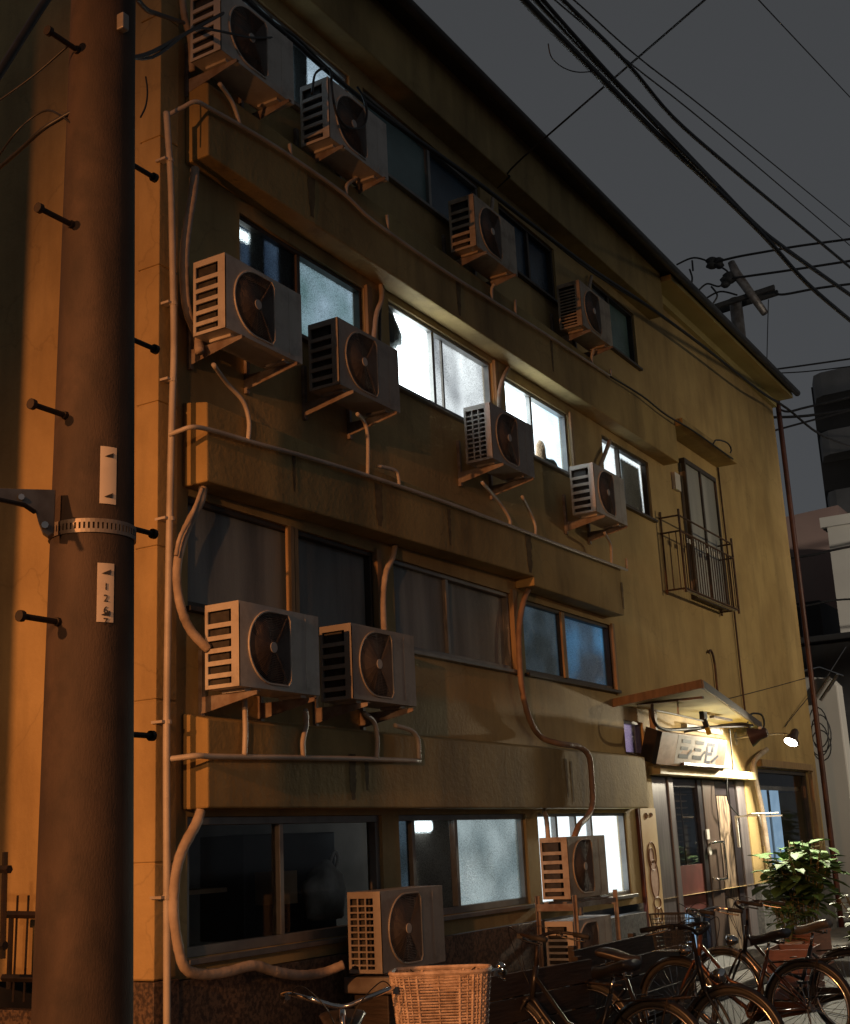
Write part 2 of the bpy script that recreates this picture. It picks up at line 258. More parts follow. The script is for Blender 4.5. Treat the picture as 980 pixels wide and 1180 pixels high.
# ------------------------------------------------------------------ mesh builder
class MB:
    def __init__(s): s.v = []; s.f = []
    def add(s, vs, fs):
        o = len(s.v); s.v += [tuple(v) for v in vs]; s.f += [tuple(i + o for i in f) for f in fs]; return s
    def box(s, x0, x1, y0, y1, z0, z1):
        return s.add([(x0, y0, z0), (x1, y0, z0), (x1, y1, z0), (x0, y1, z0), (x0, y0, z1), (x1, y0, z1), (x1, y1, z1), (x0, y1, z1)],
                     [(0, 3, 2, 1), (4, 5, 6, 7), (0, 1, 5, 4), (1, 2, 6, 5), (2, 3, 7, 6), (3, 0, 4, 7)])
    def prism(s, poly, vec):
        """polygon (3d points) extruded by vec"""
        n = len(poly); vec = Vector(vec)
        a = [Vector(p) for p in poly]; b = [p + vec for p in a]
        fs = [tuple(range(n))[::-1], tuple(range(n, 2 * n))] + [(i, (i + 1) % n, n + (i + 1) % n, n + i) for i in range(n)]
        return s.add(a + b, fs)
    def tube(s, pts, r, n=8, closed=False, cap=True):
        pts = [Vector(p) for p in pts]; k = len(pts)
        if k < 2: return s
        rr = r if isinstance(r, (list, tuple)) else [r] * k
        T = []
        for i in range(k):
            if closed: t = pts[(i + 1) % k] - pts[i - 1]
            else: t = pts[min(i + 1, k - 1)] - pts[max(i - 1, 0)]
            T.append(t.normalized() if t.length > 1e-9 else Vector((0, 0, 1)))
        up = Vector((0, 0, 1)) if abs(T[0].z) < 0.9 else Vector((1, 0, 0))
        u = T[0].cross(up).normalized(); vs = []
        for i in range(k):
            u = u - T[i] * u.dot(T[i]); u = u.normalized() if u.length > 1e-6 else T[i].orthogonal().normalized()
            w = T[i].cross(u)
            for j in range(n):
                a = 2 * PI * j / n
                vs.append(pts[i] + (u * math.cos(a) + w * math.sin(a)) * rr[i])
        fs = []
        for i in range(k if closed else k - 1):
            i2 = (i + 1) % k
            for j in range(n):
                fs.append((i * n + j, i * n + (j + 1) % n, i2 * n + (j + 1) % n, i2 * n + j))
        if not closed and cap: fs += [tuple(range(n))[::-1], tuple(range((k - 1) * n, k * n))]
        return s.add(vs, fs)
    def lathe(s, prof, c=(0, 0, 0), n=24, axis='z'):
        """profile [(r, h)] around axis through c"""
        vs = []; fs = []; k = len(prof)
        for (r, h) in prof:
            for j in range(n):
                a = 2 * PI * j / n; x, y = r * math.cos(a), r * math.sin(a)
                p = (x, y, h) if axis == 'z' else ((h, x, y) if axis == 'x' else (x, h, -y))
                vs.append((c[0] + p[0], c[1] + p[1], c[2] + p[2]))
        for i in range(k - 1):
            for j in range(n):
                fs.append((i * n + j, i * n + (j + 1) % n, (i + 1) * n + (j + 1) % n, (i + 1) * n + j))
        fs += [tuple(range(n))[::-1], tuple(range((k - 1) * n, k * n))]
        return s.add(vs, fs)
    def sheet(s, grid):
        """grid of points [row][col]"""
        r = len(grid); c = len(grid[0])
        return s.add([p for row in grid for p in row], [(i * c + j, i * c + j + 1, (i + 1) * c + j + 1, (i + 1) * c + j) for i in range(r - 1) for j in range(c - 1)])
    def shift(s, d):
        d = Vector(d); s.v = [tuple(Vector(v) + d) for v in s.v]; return s
    def build(s, name, mat, parent=None, bevel=0.0, smooth=False, seg=2):
        me = bpy.data.meshes.new(name); me.from_pydata(s.v, [], s.f); me.update()
        if len(s.f) > 1:
            bm = bmesh.new(); bm.from_mesh(me); bmesh.ops.recalc_face_normals(bm, faces=bm.faces); bm.to_mesh(me); bm.free()
        if smooth:
            for p in me.polygons: p.use_smooth = True
        if not isinstance(mat, (list, tuple)): mat = [mat]
        for q in mat: me.materials.append(q)
        o = bpy.data.objects.new(name, me); COL.objects.link(o)
        if parent is not None: o.parent = parent
        if bevel:
            b = o.modifiers.new('bevel', 'BEVEL'); b.width = bevel; b.segments = seg; b.limit_method = 'ANGLE'; b.angle_limit = math.radians(40)
        return o

def tag(o, label, cat, group=None, kind=None):
    if label: o['label'] = label
    if cat: o['category'] = cat
    if group: o['group'] = group
    if kind: o['kind'] = kind
    return o
def thing(name, label, cat, loc=(0, 0, 0), rz=0.0, group=None):
    o = bpy.data.objects.new(name, None); o.empty_display_size = 0.1; COL.objects.link(o)
    o.location = loc; o.rotation_euler = (0, 0, rz)
    return tag(o, label, cat, group)
def copy_tree(o, parent=None):
    c = o.copy(); COL.objects.link(c)
    if parent is not None: c.parent = parent
    for ch in [x for x in list(o.children)]: copy_tree(ch, c)
    return c
def smooth_path(pts, sub=6):
    """catmull-rom through points"""
    P = [Vector(p) for p in pts]
    if len(P) < 3: return P
    out = []
    for i in range(len(P) - 1):
        p0 = P[max(i - 1, 0)]; p1 = P[i]; p2 = P[i + 1]; p3 = P[min(i + 2, len(P) - 1)]
        for k in range(sub):
            t = k / sub
            out.append(0.5 * ((2 * p1) + (p2 - p0) * t + (2 * p0 - 5 * p1 + 4 * p2 - p3) * t * t + (3 * p1 - p0 - 3 * p2 + p3) * t ** 3))
    out.append(P[-1]); return out
def px_path(pts, Y=None):
    return [at(p[0], p[1], p[2] if len(p) > 2 else Y) for p in pts]

# ------------------------------------------------------------------ world and lamps
w = bpy.data.worlds.new('World'); S.world = w; w.use_nodes = True
N = w.node_tree.nodes; L = w.node_tree.links
bg = N['Background']; tc = N.new('ShaderNodeTexCoord'); sx = N.new('ShaderNodeSeparateXYZ'); L.new(tc.outputs['Generated'], sx.inputs[0])
nz = N.new('ShaderNodeTexNoise'); nz.inputs['Scale'].default_value = 1.6; nz.inputs['Detail'].default_value = 4; L.new(tc.outputs['Generated'], nz.inputs['Vector'])
ad = N.new('ShaderNodeMath'); ad.operation = 'MULTIPLY_ADD'; ad.inputs[1].default_value = 0.12; L.new(nz.outputs['Fac'], ad.inputs[0]); L.new(sx.outputs['Z'], ad.inputs[2])
cr = N.new('ShaderNodeValToRGB'); e = cr.color_ramp.elements
e[0].position = 0.05; e[0].color = (0.066, 0.070, 0.076, 1); e[1].position = 0.75; e[1].color = (0.046, 0.048, 0.051, 1)
L.new(ad.outputs[0], cr.inputs['Fac']); L.new(cr.outputs['Color'], bg.inputs['Color']); bg.inputs['Strength'].default_value = 1.05
S.view_settings.view_transform = 'Standard'; S.view_settings.look = 'None'; S.view_settings.exposure = 0; S.view_settings.gamma = 1

def spot(name, loc, target, col, power, size, blend=1.0, rad=0.06):
    l = bpy.data.lights.new(name, 'SPOT'); l.color = col; l.energy = power; l.spot_size = math.radians(size); l.spot_blend = blend; l.shadow_soft_size = rad
    o = bpy.data.objects.new(name, l); COL.objects.link(o); o.location = loc
    o.rotation_euler = (Vector(target) - Vector(loc)).to_track_quat('-Z', 'Y').to_euler(); return o

# ------------------------------------------------------------------ the ground
YF = 5.17          # front of the ledges
YW = 5.38          # wall face
YG = 5.46          # glass
g = MB(); g.box(-60, 140, -60, 140, -0.3, 0); tag(g.build('ground', M['asphalt']), None, None, kind='structure')
p = MB(); p.box(5.4, 30, 4.55, 5.36, 0.004, 0.11); tag(p.build('pavement', M['pave'], bevel=0.015), None, None, kind='structure')

# ------------------------------------------------------------------ the lodging house
X0, X1 = 5.84, 21.2
B = thing('lodging_house', 'four storey ochre mortar lodging house with concrete ledges and rows of windows', 'building', (0, 0, 0))

WIN = [  # key, x0, x1, z0, z1
    ('W0a', 6.12, 8.30, 1.06, 1.885), ('W0b', 8.54, 10.71, 1.10, 1.885), ('W0c', 10.95, 13.10, 1.06, 1.885),
    ('W1a', 6.12, 8.34, 3.19, 3.925), ('W1b', 8.61, 10.70, 3.19, 3.925), ('W1c', 10.92, 13.11, 3.19, 3.91),
    ('W2a', 6.68, 8.32, 5.46, 6.20), ('W2b', 8.70, 10.61, 5.46, 6.24), ('W2c', 10.86, 12.37, 5.46, 6.18), ('W2d', 13.30, 14.77, 5.44, 6.19),
    ('W3a', 6.30, 8.21, 7.45, 8.17), ('W3b', 8.42, 10.58, 7.45, 8.17), ('W3c', 10.98, 12.34, 7.48, 8.16), ('W3d', 13.40, 14.75, 7.45, 8.2),
    ('door', 13.92, 17.35, 0.11, 2.30), ('shop', 18.0, 20.62, 1.0, 2.48), ('transom', 13.24, 13.80, 2.5, 2.88), ('bay', 15.95, 17.27, 4.62, 6.5)]
def wall_mesh(x0, x1, z0, z1, ops, y, depth):
    mb = MB()
    xs = sorted({x0, x1, *[o[0] for o in ops], *[o[1] for o in ops]}); zs = sorted({z0, z1, *[o[2] for o in ops], *[o[3] for o in ops]})
    for i in range(len(xs) - 1):
        for j in range(len(zs) - 1):
            cx, cz = (xs[i] + xs[i + 1]) / 2, (zs[j] + zs[j + 1]) / 2
            if any(a < cx < b and c < cz < d for a, b, c, d in ops): continue
            mb.add([(xs[i], y, zs[j]), (xs[i + 1], y, zs[j]), (xs[i + 1], y, zs[j + 1]), (xs[i], y, zs[j + 1])], [(0, 1, 2, 3)])
    for a, b, c, d in ops:
        mb.add([(a, y, c), (b, y, c), (b, y, d), (a, y, d), (a, y + depth, c), (b, y + depth, c), (b, y + depth, d), (a, y + depth, d)],
               [(0, 4, 5, 1), (1, 5, 6, 2), (2, 6, 7, 3), (3, 7, 4, 0)])
    return mb
wm = wall_mesh(X0, X1, 0.95, 8.75, [(a, b, c if k != 'door' else 0.95, d) for k, a, b, c, d in WIN], YW, 0.14)
# end walls, back and roof slab close the shell
wm.add([(X0, YW, 0.95), (X0, 14, 0.95), (X0, 14, 8.75), (X0, YW, 8.75)], [(0, 1, 2, 3)])
wm.add([(X1, YW, 0.95), (X1, 14, 0.95), (X1, 14, 8.75), (X1, YW, 8.75)], [(0, 1, 2, 3)])
wm.add([(X0, 14, 0), (X1, 14, 0), (X1, 14, 8.75), (X0, 14, 8.75)], [(0, 1, 2, 3)])
wall = wm.build('wall', M['wall'], B)
# corner pier with horizontal joints
pr = MB()
zz = [0.97, 1.62, 2.57, 3.52, 4.47, 5.42, 6.37, 7.32, 8.70]
for a, b in zip(zz[:-1], zz[1:]): pr.box(5.78, 5.965, 5.33, 5.52, a + 0.006, b - 0.006)
pr.box(5.79, 5.96, 5.34, 5.51, 0.97, 8.7)
pr.build('corner_pier', M['wall'], B, bevel=0.006)
rm = MB(); rm.box(X0 + 0.06, X1 - 0.1, 6.9, 6.95, 0.1, 8.7)
for z in (2.2, 4.25, 6.6): rm.box(X0 + 0.06, X1 - 0.1, 5.55, 6.9, z, z + 0.06)
rm.build('room_partition', M['darkroom'], B)
# stone base
for b6 in ((5.765, 5.98, 5.315, 5.56, 0, 0.965), (5.80, X0 + 0.05, 5.56, 14, 0, 0.79), (5.98, 10.9, 5.345, 5.5, 0, 0.945)): gb = MB(); gb.box(*b6); gb.build('stone_base', M['granite'], B, bevel=0.005)
for b6 in ((10.9, 13.4, 5.35, 5.5, 0, 0.86), (17.5, X1, 5.35, 5.5, 0, 0.93)): gb = MB(); gb.box(*b6); gb.build('stone_base', M['granite_grey'], B, bevel=0.005)
# ledges
def ledge(x0, x1, zb0, zb1, zf, zw, y0=YF):
    mb = MB()
    a = [(x0, y0, zb0), (x0, y0, zf), (x0, YW, zw), (x0, YW, zb0)]
    b = [(x1, y0, zb1), (x1, y0, zf), (x1, YW, zw), (x1, YW, zb1)]
    mb.add(a + b, [(0, 1, 2, 3), (4, 5, 6, 7), (0, 1, 5, 4), (1, 2, 6, 5), (2, 3, 7, 6), (3, 0, 4, 7)]); return mb
ledge(6.065, 13.24, 1.925, 1.925, 2.46, 2.51).build('ledge', M['ledge'], B, bevel=0.012)
ledge(6.065, 10.80, 3.97, 4.075, 4.51, 4.55).build('ledge', M['ledge'], B, bevel=0.012)
ledge(10.80, 13.03, 3.99, 3.985, 4.512, 4.552, y0=YF + 0.006).build('ledge', M['ledge'], B, bevel=0.012)
ledge(6.085, 15.35, 6.315, 6.28, 6.885, 6.95).build('ledge', M['ledge'], B, bevel=0.012)
# dark drip strips where water runs off the ledges
def streak(x, w0, z0, z1, y):
    mb = MB(); pts = []
    n = 14; left = []; right = []
    for i in range(n + 1):
        t = i / n; z = z1 + (z0 - z1) * t; ww = w0 * (0.75 + 0.35 * random.random()) * (1 - 0.55 * t ** 2)
        left.append((x - ww, y, z)); right.append((x + ww * (0.8 + 0.3 * random.random()), y, z))
    mb.sheet([[a, b] for a, b in zip(left, right)]); return mb
for (x, ww, z0, z1) in [(7.62, .055, 1.98, 2.30), (7.80, .03, 2.05, 2.29), (11.2, .03, 2.02, 2.38), (11.32, .02, 1.98, 2.36), (8.1, .07, 4.06, 4.4), (10.72, .07, 4.10, 4.5), (7.0, .02, 4.1, 4.4), (9.2, .03, 4.1, 4.42), (9.6, .05, 6.34, 6.72), (7.3, .05, 6.36, 6.7), (11.6, .03, 6.4, 6.75), (13.0, .03, 4.05, 4.35)]:
    streak(x, ww, z0, z1, YF - 0.003).build('rain_stain', M['stain'], B)
# roof beam, eaves, gutter
rb = MB(); rb.box(X0 - 0.03, 15.35, YF, YW + 0.1, 8.325, 8.96); rb.build('roof_beam', M['ledge'], B, bevel=0.012)
rs = MB(); rs.add([(X0 - 0.1, 4.98, 8.93), (X1 + 0.12, 4.98, 8.93), (X1 + 0.12, 14.2, 9.9), (X0 - 0.1, 14.2, 9.9), (X0 - 0.1, 4.98, 9.0), (X1 + 0.12, 4.98, 9.0), (X1 + 0.12, 14.2, 9.97), (X0 - 0.1, 14.2, 9.97)],
       [(0, 1, 2, 3), (4, 5, 6, 7), (0, 1, 5, 4), (1, 2, 6, 5), (2, 3, 7, 6), (3, 0, 4, 7)])
rs.build('roof', M['roofdark'], B)
so = MB(); so.box(15.36, X1 + 0.08, 5.03, YW + 0.06, 8.82, 8.90); so.box(15.36, X1 + 0.02, YW - 0.07, YW + 0.02, 8.70, 8.82); so.build('soffit', M['soffit'], B)
gu = MB(); gu.tube([(X0 - 0.1, 4.955, 8.93), (X1 + 0.12, 4.955, 8.90)], 0.055, 10); gu.build('gutter', M['gutter'], B, smooth=True)

# ---- windows
def win_frame(x0, x1, z0, z1, mulls, mat, fw=0.035, sill=True, y0=5.405, y1=5.475, mw=0.022):
    mb = MB()
    mb.box(x0 + .001, x1 - .001, y0, y1, z1 - fw, z1 - .001); mb.box(x0 + .001, x1 - .001, y0, y1, z0 + .001, z0 + fw * 1.25)
    mb.box(x0 + .001, x0 + fw, y0 + .002, y1 - .002, z0 + fw * 1.25, z1 - fw); mb.box(x1 - fw, x1 - .001, y0 + .002, y1 - .002, z0 + fw * 1.25, z1 - fw)
    for i, m in enumerate(mulls): mb.box(m - mw, m + mw, y0 + .006, y1 + .004, z0 + fw * 1.25, z1 - fw)
    if sill:
        mb.box(x0 - .03, x1 + .03, 5.33, 5.403, z0 - .035, z0 - .002)
    return mb
def window(key, mulls, fmat, panes, lit=None, sill=True, fw=0.035):
    """panes: list of pane materials between mullions; lit: list of room materials (None for unlit)"""
    k, x0, x1, z0, z1 = [q for q in WIN if q[0] == key][0]
    wf = win_frame(x0, x1, z0, z1, mulls, fmat, fw, sill).build('window', fmat, B, bevel=0.003, seg=1)
    xs = [x0 + fw] + list(mulls) + [x1 - fw]
    for i, pmx in enumerate(panes):
        a, b = xs[i] + .001, xs[i + 1] - .001; y = YG + (0.006 if i % 2 else -0.012)
        q = MB(); q.add([(a, y, z0 + .03), (b, y, z0 + .03), (b, y, z1 - .03), (a, y, z1 - .03)], [(0, 1, 2, 3)])
        q.build('pane', pmx, wf)
        if lit and lit[i] is not None:
            q = MB(); q.box(a + .17, b + .17, 5.575, 5.59, z0 - .06, z1 + .02); q.build('lit_room', lit[i], wf)
    return wf
def curtain(parent, x0, x1, z0, z1, mat, y=5.53, slant=0.0, amp=0.018, waves=7):
    n = 40; mb = MB(); rows = []
    for j in range(7):
        t = j / 6; row = []
        for i in range(n + 1):
            s = i / n; x = x0 + (x1 - x0) * s + slant * t * s
            row.append((x, y + amp * math.sin(s * waves * 2 * PI + 0.4 * math.sin(t * 3)), z1 + (z0 - z1) * t))
        rows.append(row)
    mb.sheet(rows); return mb.build('curtain', mat, parent, smooth=True)
def lump(parent, name, c, r, mat, seed=0, zs=1.0):
    rnd = random.Random(seed); bm = bmesh.new(); bmesh.ops.create_icosphere(bm, subdivisions=3, radius=1)
    ph = [rnd.uniform(0, 6) for _ in range(6)]
    for v in bm.verts:
        d = 1 + 0.13 * math.sin(4 * v.co.x + ph[0]) + 0.12 * math.sin(5 * v.co.z + ph[1]) + 0.07 * math.sin(9 * v.co.x + 7 * v.co.z + ph[2])
        x_, y_, z_ = v.co.x * r * d, v.co.y * r * 0.5, v.co.z * r * zs * d
        if name == 'plastic_bag': z_ = max(z_, -r * .72); k_ = 1.08 - .5 * max(0, z_ / r); x_ *= k_; x_ += .02 * math.sin(14 * z_ / r)
        v.co = Vector((x_, y_, z_)) + Vector(c)
    me = bpy.data.meshes.new(name); bm.to_mesh(me); bm.free()
    for p_ in me.polygons: p_.use_smooth = True
    me.materials.append(mat); o = bpy.data.objects.new(name, me); COL.objects.link(o); o.parent = parent; return o

# ground floor
w0 = window('W0a', [7.10], M['alu'], [M['g_clear'], M['g_clear']], fw=0.05)
sh = MB(); sh.box(6.2, 8.25, 5.95, 6.25, 1.40, 1.43); sh.box(6.2, 8.25, 5.5, 5.86, 1.04, 1.07); sh.box(7.30, 7.52, 5.6, 5.8, 1.30, 1.52); sh.build('shelf', M['cardboard'], w0)
lump(w0, 'plastic_bag', (7.84, 5.60, 1.34), 0.24, M['bag'], 8, .95)
hd = MB(); hd.tube(smooth_path([(7.90, 5.60, 1.50), (7.92, 5.58, 1.60), (7.96, 5.58, 1.63), (8.0, 5.58, 1.59), (7.98, 5.60, 1.48)]), 0.014, 6); hd.build('bag_handle', M['bag'], w0, smooth=True)
q = MB(); q.box(7.18, 8.28, 5.80, 6.2, 1.07, 1.78); q.build('dark_backing', M['doordark'], w0, bevel=.01)  # dark box added behind the bag so the bag looks lighter
w0b = window('W0b', [8.80, 9.48], M['alu'], [M['g_frost'], M['g_frost'], M['g_frost']], [M['lit_greyblue'], M['darkroom'], M['lit_grey']], fw=0.045)
q = MB(); q.tube([(9.0, 5.54, 1.80), (9.22, 5.54, 1.80)], 0.05, 10); q.build('lamp', M['lit_ceiling'], w0b)
w0c = window('W0c', [11.42, 11.86, 12.24], M['alu'], [M['g_soft']] * 4, [M['lit_gf']] * 4, fw=0.028)
# second floor
window('W1a', [7.28], M['bronze'], [M['g_dark'], M['g_dark']])
for b6 in ((7.20, 7.245, 5.36, 5.41, 3.19, 3.925), (7.262, 7.31, 5.37, 5.42, 3.19, 3.925), (8.335, 8.40, 5.355, 5.40, 3.16, 3.95), (10.69, 10.78, 5.355, 5.40, 3.14, 3.97),): q = MB(); q.box(*b6); q.build('window_trim', M['woodtrim'], B, bevel=0.004)
window('W1b', [9.53], M['alu'], [M['g_dark'], M['g_dark']])
w1c = window('W1c', [11.86], M['bronze'], [M['g_frost'], M['g_frost']], [M['lit_greyblue'], M['lit_tv']])
for b6 in ((11.82, 11.90, 5.385, 5.41, 3.22, 3.90), (13.09, 13.15, 5.355, 5.40, 3.14, 3.93),): q = MB(); q.box(*b6); q.build('window_trim', M['woodtrim'], B, bevel=0.004)
# third floor
w2a = window('W2a', [7.44], M['bronze'], [M['g_frost'], M['g_frost']], [M['lit_dim'], M['lit_cool']])
curtain(w2a, 6.95, 7.12, 5.46, 6.2, M['curtain']); curtain(w2a, 7.3, 7.52, 5.46, 6.2, M['curtain'])
q = MB(); q.box(6.74, 6.95, 5.54, 5.56, 6.10, 6.17); q.build('lamp', M['lit_ceiling'], w2a)
for b6 in ((8.325, 8.40, 5.35, 5.40, 5.43, 6.23), (10.615, 10.69, 5.35, 5.40, 5.43, 6.27), (12.375, 12.44, 5.35, 5.40, 5.43, 6.21),): q = MB(); q.box(*b6); q.build('window_trim', M['woodtrim'], B, bevel=0.004)
w2b = window('W2b', [9.50], M['alu'], [M['g_soft'], M['g_frost']], [M['lit_white'], M['lit_fade']])
q = MB(); q.box(9.72, 9.745, 5.45, 5.475, 5.5, 6.21); q.build('sash_stile', M['bronze'], w2b)
lump(w2b, 'hanging_shirt', (8.86, 5.53, 6.04), 0.2, M['curtain'], 9, 1.25)
w2c = window('W2c', [11.50], M['alu'], [M['g_soft'], M['g_soft']], [M['lit_white'], M['lit_white2']])
lump(w2c, 'bundle', (11.86, 5.53, 5.62), 0.13, M['cardboard'], 21, 1.1); lump(w2c, 'bundle', (12.03, 5.52, 5.5), 0.18, M['curtain'], 23, 0.7)
w2d = window('W2d', [13.88], M['bronze'], [M['g_frost'], M['g_frost']], [M['lit_gf'], M['lit_gf']])
curtain(w2d, 13.3, 13.52, 5.44, 6.19, M['curtain']); curtain(w2d, 14.12, 14.72, 5.44, 6.12, M['curtain'], slant=0.05)
# top floor
w3a = window('W3a', [7.15], M['alu'], [M['g_frost'], M['g_frost']], [M['lit_top'], M['lit_top']])
curtain(w3a, 7.55, 7.75, 7.45, 8.17, M['curtain'])
window('W3b', [9.60], M['alu'], [M['g_teal'], M['g_navy']])
window('W3c', [11.72], M['bronze'], [M['g_navy'], M['g_navy']])
window('W3d', [13.98], M['bronze'], [M['g_dark'], M['g_teal']])
# transom beside the canopy
k, x0, x1, z0, z1 = [q for q in WIN if q[0] == 'transom'][0]
wt = win_frame(x0, x1, z0, z1, [], M['bronze'], 0.03, False).build('window', M['bronze'], B)
q = MB(); q.add([(x0, YG, z0), (x1, YG, z0), (x1, YG, z1), (x0, YG, z1)], [(0, 1, 2, 3)]); q.build('pane', M['g_frost'], wt)
q = MB(); q.box(x0, x1, 5.6, 5.62, z0, z1); q.build('lit_room', M['lit_purple'], wt)
# shop window
k, x0, x1, z0, z1 = [q for q in WIN if q[0] == 'shop'][0]
ws = win_frame(x0, x1, z0, z1, [], M['bronze'], 0.05, True).build('window', M['bronze'], B)
q = MB(); q.add([(x0, YG, z0), (x1, YG, z0), (x1, YG, z1), (x0, YG, z1)], [(0, 1, 2, 3)]); q.build('pane', M['g_clear'], ws)
q = MB(); q.box(18.62, 19.0, 5.58, 5.60, 1.0, 2.25); q.box(19.2, 19.6, 5.58, 5.60, 1.0, 2.23); q.build('blind', M['lit_blue'], ws)  # blinds glow by themselves in place of a lit room behind
q = MB(); q.box(19.5, 19.54, 5.7, 5.74, 0.95, 1.85); q.box(19.46, 19.58, 5.66, 5.78, 1.85, 1.90); q.box(19.8, 20.3, 5.8, 6.0, 0.95, 1.25); q.box(19.85, 20.2, 5.8, 6.0, 1.45, 1.6); q.build('shelf', M['whitepaint'], ws)
for b6 in ((18.0, 20.7, 5.30, 5.40, 2.50, 2.60), (20.63, 20.73, 5.31, 5.40, 0.95, 2.48), (20.76, 20.90, 5.32, 5.40, 0.95, 2.55),): q = MB(); q.box(*b6); q.build('window_trim', M['woodtrim'], B, bevel=0.004)

# ---- entrance
k, x0, x1, z0, z1 = [q for q in WIN if q[0] == 'door'][0]
q = MB(); q.box(13.86, 17.45, 5.24, 5.40, 2.30, 2.40); q.build('lintel', M['lintel'], B, bevel=0.006)
q = MB(); q.box(13.93, 14.42, 5.40, 5.45, 0.11, 2.29); q.box(14.44, 14.60, 5.38, 5.46, 0.11, 2.29); ds = q.build('door_jamb', M['doorframe'], B, bevel=0.01)
dr = MB(); dr.box(14.61, 14.70, 5.42, 5.48, 0.11, 2.28); dr.box(15.52, 15.66, 5.41, 5.47, 0.11, 2.28); dr.box(14.70, 15.52, 5.43, 5.47, 2.18, 2.28); dr.box(14.70, 15.52, 5.43, 5.47, 0.11, 0.3)
door = dr.build('door', M['doordark'], B, bevel=0.006)
q = MB(); q.box(14.70, 15.52, 5.435, 5.465, 0.74, 1.28); q.build('kick_panel', M['redpanel'], door)
q = MB(); q.add([(14.70, 5.45, 0.3), (15.52, 5.45, 0.3), (15.52, 5.45, 2.18), (14.70, 5.45, 2.18)], [(0, 1, 2, 3)]); q.build('pane', M['g_clear'], door)
q = MB(); q.box(14.72, 15.5, 5.6, 5.62, 0.3, 0.74); q.build('lower_panel', M['lit_blue'], door)  # panel emits; light from inside is put into its material
q = MB()
for i in range(12): q.box(14.70, 15.52, 5.56, 5.60, 1.30 + i * 0.08, 1.316 + i * 0.08)
for x in (15.06, 15.28): q.box(x - .012, x + .012, 5.55, 5.56, 1.28, 2.2)
q.build('lattice', M['doorbrown'], door)
q = MB()
for i in range(11): q.box(14.72, 14.72 + random.uniform(.1, .28), 5.57, 5.60, 1.318 + i * 0.08, 1.335 + i * 0.08)
q.build('paper_stack', M['whitepaint'], door)
q = MB(); q.box(15.68, 16.14, 5.40, 5.46, 0.11, 2.28); dl = q.build('door', M['doorbrown'], B, bevel=0.01)
q = MB(); q.tube(smooth_path([(15.72, 5.40, 1.50), (15.72, 5.33, 1.52), (16.02, 5.33, 1.52), (16.06, 5.33, 1.48), (16.06, 5.33, 1.12), (16.02, 5.33, 1.08), (15.76, 5.33, 1.08), (15.72, 5.40, 1.10)], 4), 0.016, 8); q.build('handle', M['chrome'], dl, smooth=True)
q = MB(); q.lathe([(0.05, 0), (0.05, 0.02), (0.03, 0.03)], (15.66, 5.37, 1.42), 14, 'y'); q.box(15.62, 15.72, 5.38, 5.40, 1.56, 1.68); q.build('lock', M['whitepaint'], dl)
q = MB(); q.box(16.16, 16.30, 5.45, 5.49, 0.11, 2.28); q.box(16.78, 17.0, 5.42, 5.48, 0.11, 2.28); q.box(16.30, 16.78, 5.45, 5.49, 2.10, 2.28); dq = q.build('door', M['doordark'], B, bevel=0.006)
q = MB(); q.box(16.30, 16.78, 5.44, 5.47, 0.11, 2.09); q.build('wood_panel', M['carved'], dq)
q = MB(); q.box(17.02, 17.34, 5.39, 5.45, 0.11, 2.29); q.build('door_jamb', M['doorframe'], B, bevel=0.01)
q = MB(); q.box(13.9, 17.4, 4.9, 5.4, 0.112, 0.20); q.build('doorstep', M['granite_grey'], B, bevel=0.01)
# painted panel beside the door
pa = MB(); pa.box(13.40, 13.85, 5.34, 5.375, 0.42, 1.93); pa = pa.build('decorated_panel', M['poster'], B)
q = MB(); q.box(13.36, 13.40, 5.345, 5.378, 0.3, 1.93); q.build('panel_edge', M['redpanel'], pa)
def ell(mb, cx, cz, rx, rz, y, n=28, ring=None):
    pts = [(cx + rx * math.cos(2 * PI * i / n), y, cz + rz * math.sin(2 * PI * i / n)) for i in range(n)]
    if ring: mb.tube(pts, ring, 4, closed=True)
    else: mb.add(pts + [(p_[0], p_[1] + .003, p_[2]) for p_ in pts], [tuple(range(n))] + [(i, (i + 1) % n, n + (i + 1) % n, n + i) for i in range(n)])
q = MB(); ell(q, 13.64, 1.18, 0.11, 0.19, 5.335); ell(q, 13.60, 1.42, 0.06, 0.08, 5.335); q.build('motif', M['poster_pink'], pa)
q = MB()
for (a, b, rx, rz) in [(13.62, 1.42, .12, .15), (13.60, 1.42, .065, .085), (13.64, 1.18, .12, .2), (13.66, .93, .1, .06), (13.62, .83, .05, .06), (13.72, .8, .06, .08), (13.65, .65, .09, .1), (13.65, .62, .04, .05), (13.60, .5, .06, .06), (13.75, .5, .05, .06), (13.55, 1.85, .03, .03), (13.7, 1.86, .03, .02)]:
    ell(q, a, b, rx, rz, 5.334, 24, 0.006)
q.build('motif_outline', M['poster_red'], pa)
# canopy over the door
q = MB(); P1 = Vector((13.0, 5.379, 3.03)); P2 = Vector((13.04, 4.4, 3.14)); P3 = Vector((17.6, 5.16, 3.015)); P4 = Vector((18.2, 5.379, 3.01))
q.prism([P1, P2, P3, P4], (0, 0, 0.045)); canopy = q.build('canopy', M['soffit'], B)
q = MB(); q.prism([P1 + Vector((-.03, 0, -.03)), P2 + Vector((-.03, -.02, -.03)), P2 + Vector((-.001, -.02, -.03)), P1 + Vector((-.001, 0, -.03))], (0, 0, 0.09)); q.build('fascia', M['fascia'], canopy)
dn = Vector((P3.y - P2.y, -(P3.x - P2.x), 0)).normalized() * 0.03
q = MB(); q.prism([P2 + Vector((0, 0, -.03)), P3 + Vector((0, 0, -.03)), P3 + dn + Vector((0, 0, -.03)), P2 + dn + Vector((0, 0, -.03))], (0, 0, 0.085)); q.build('fascia', M['bronze'], canopy)
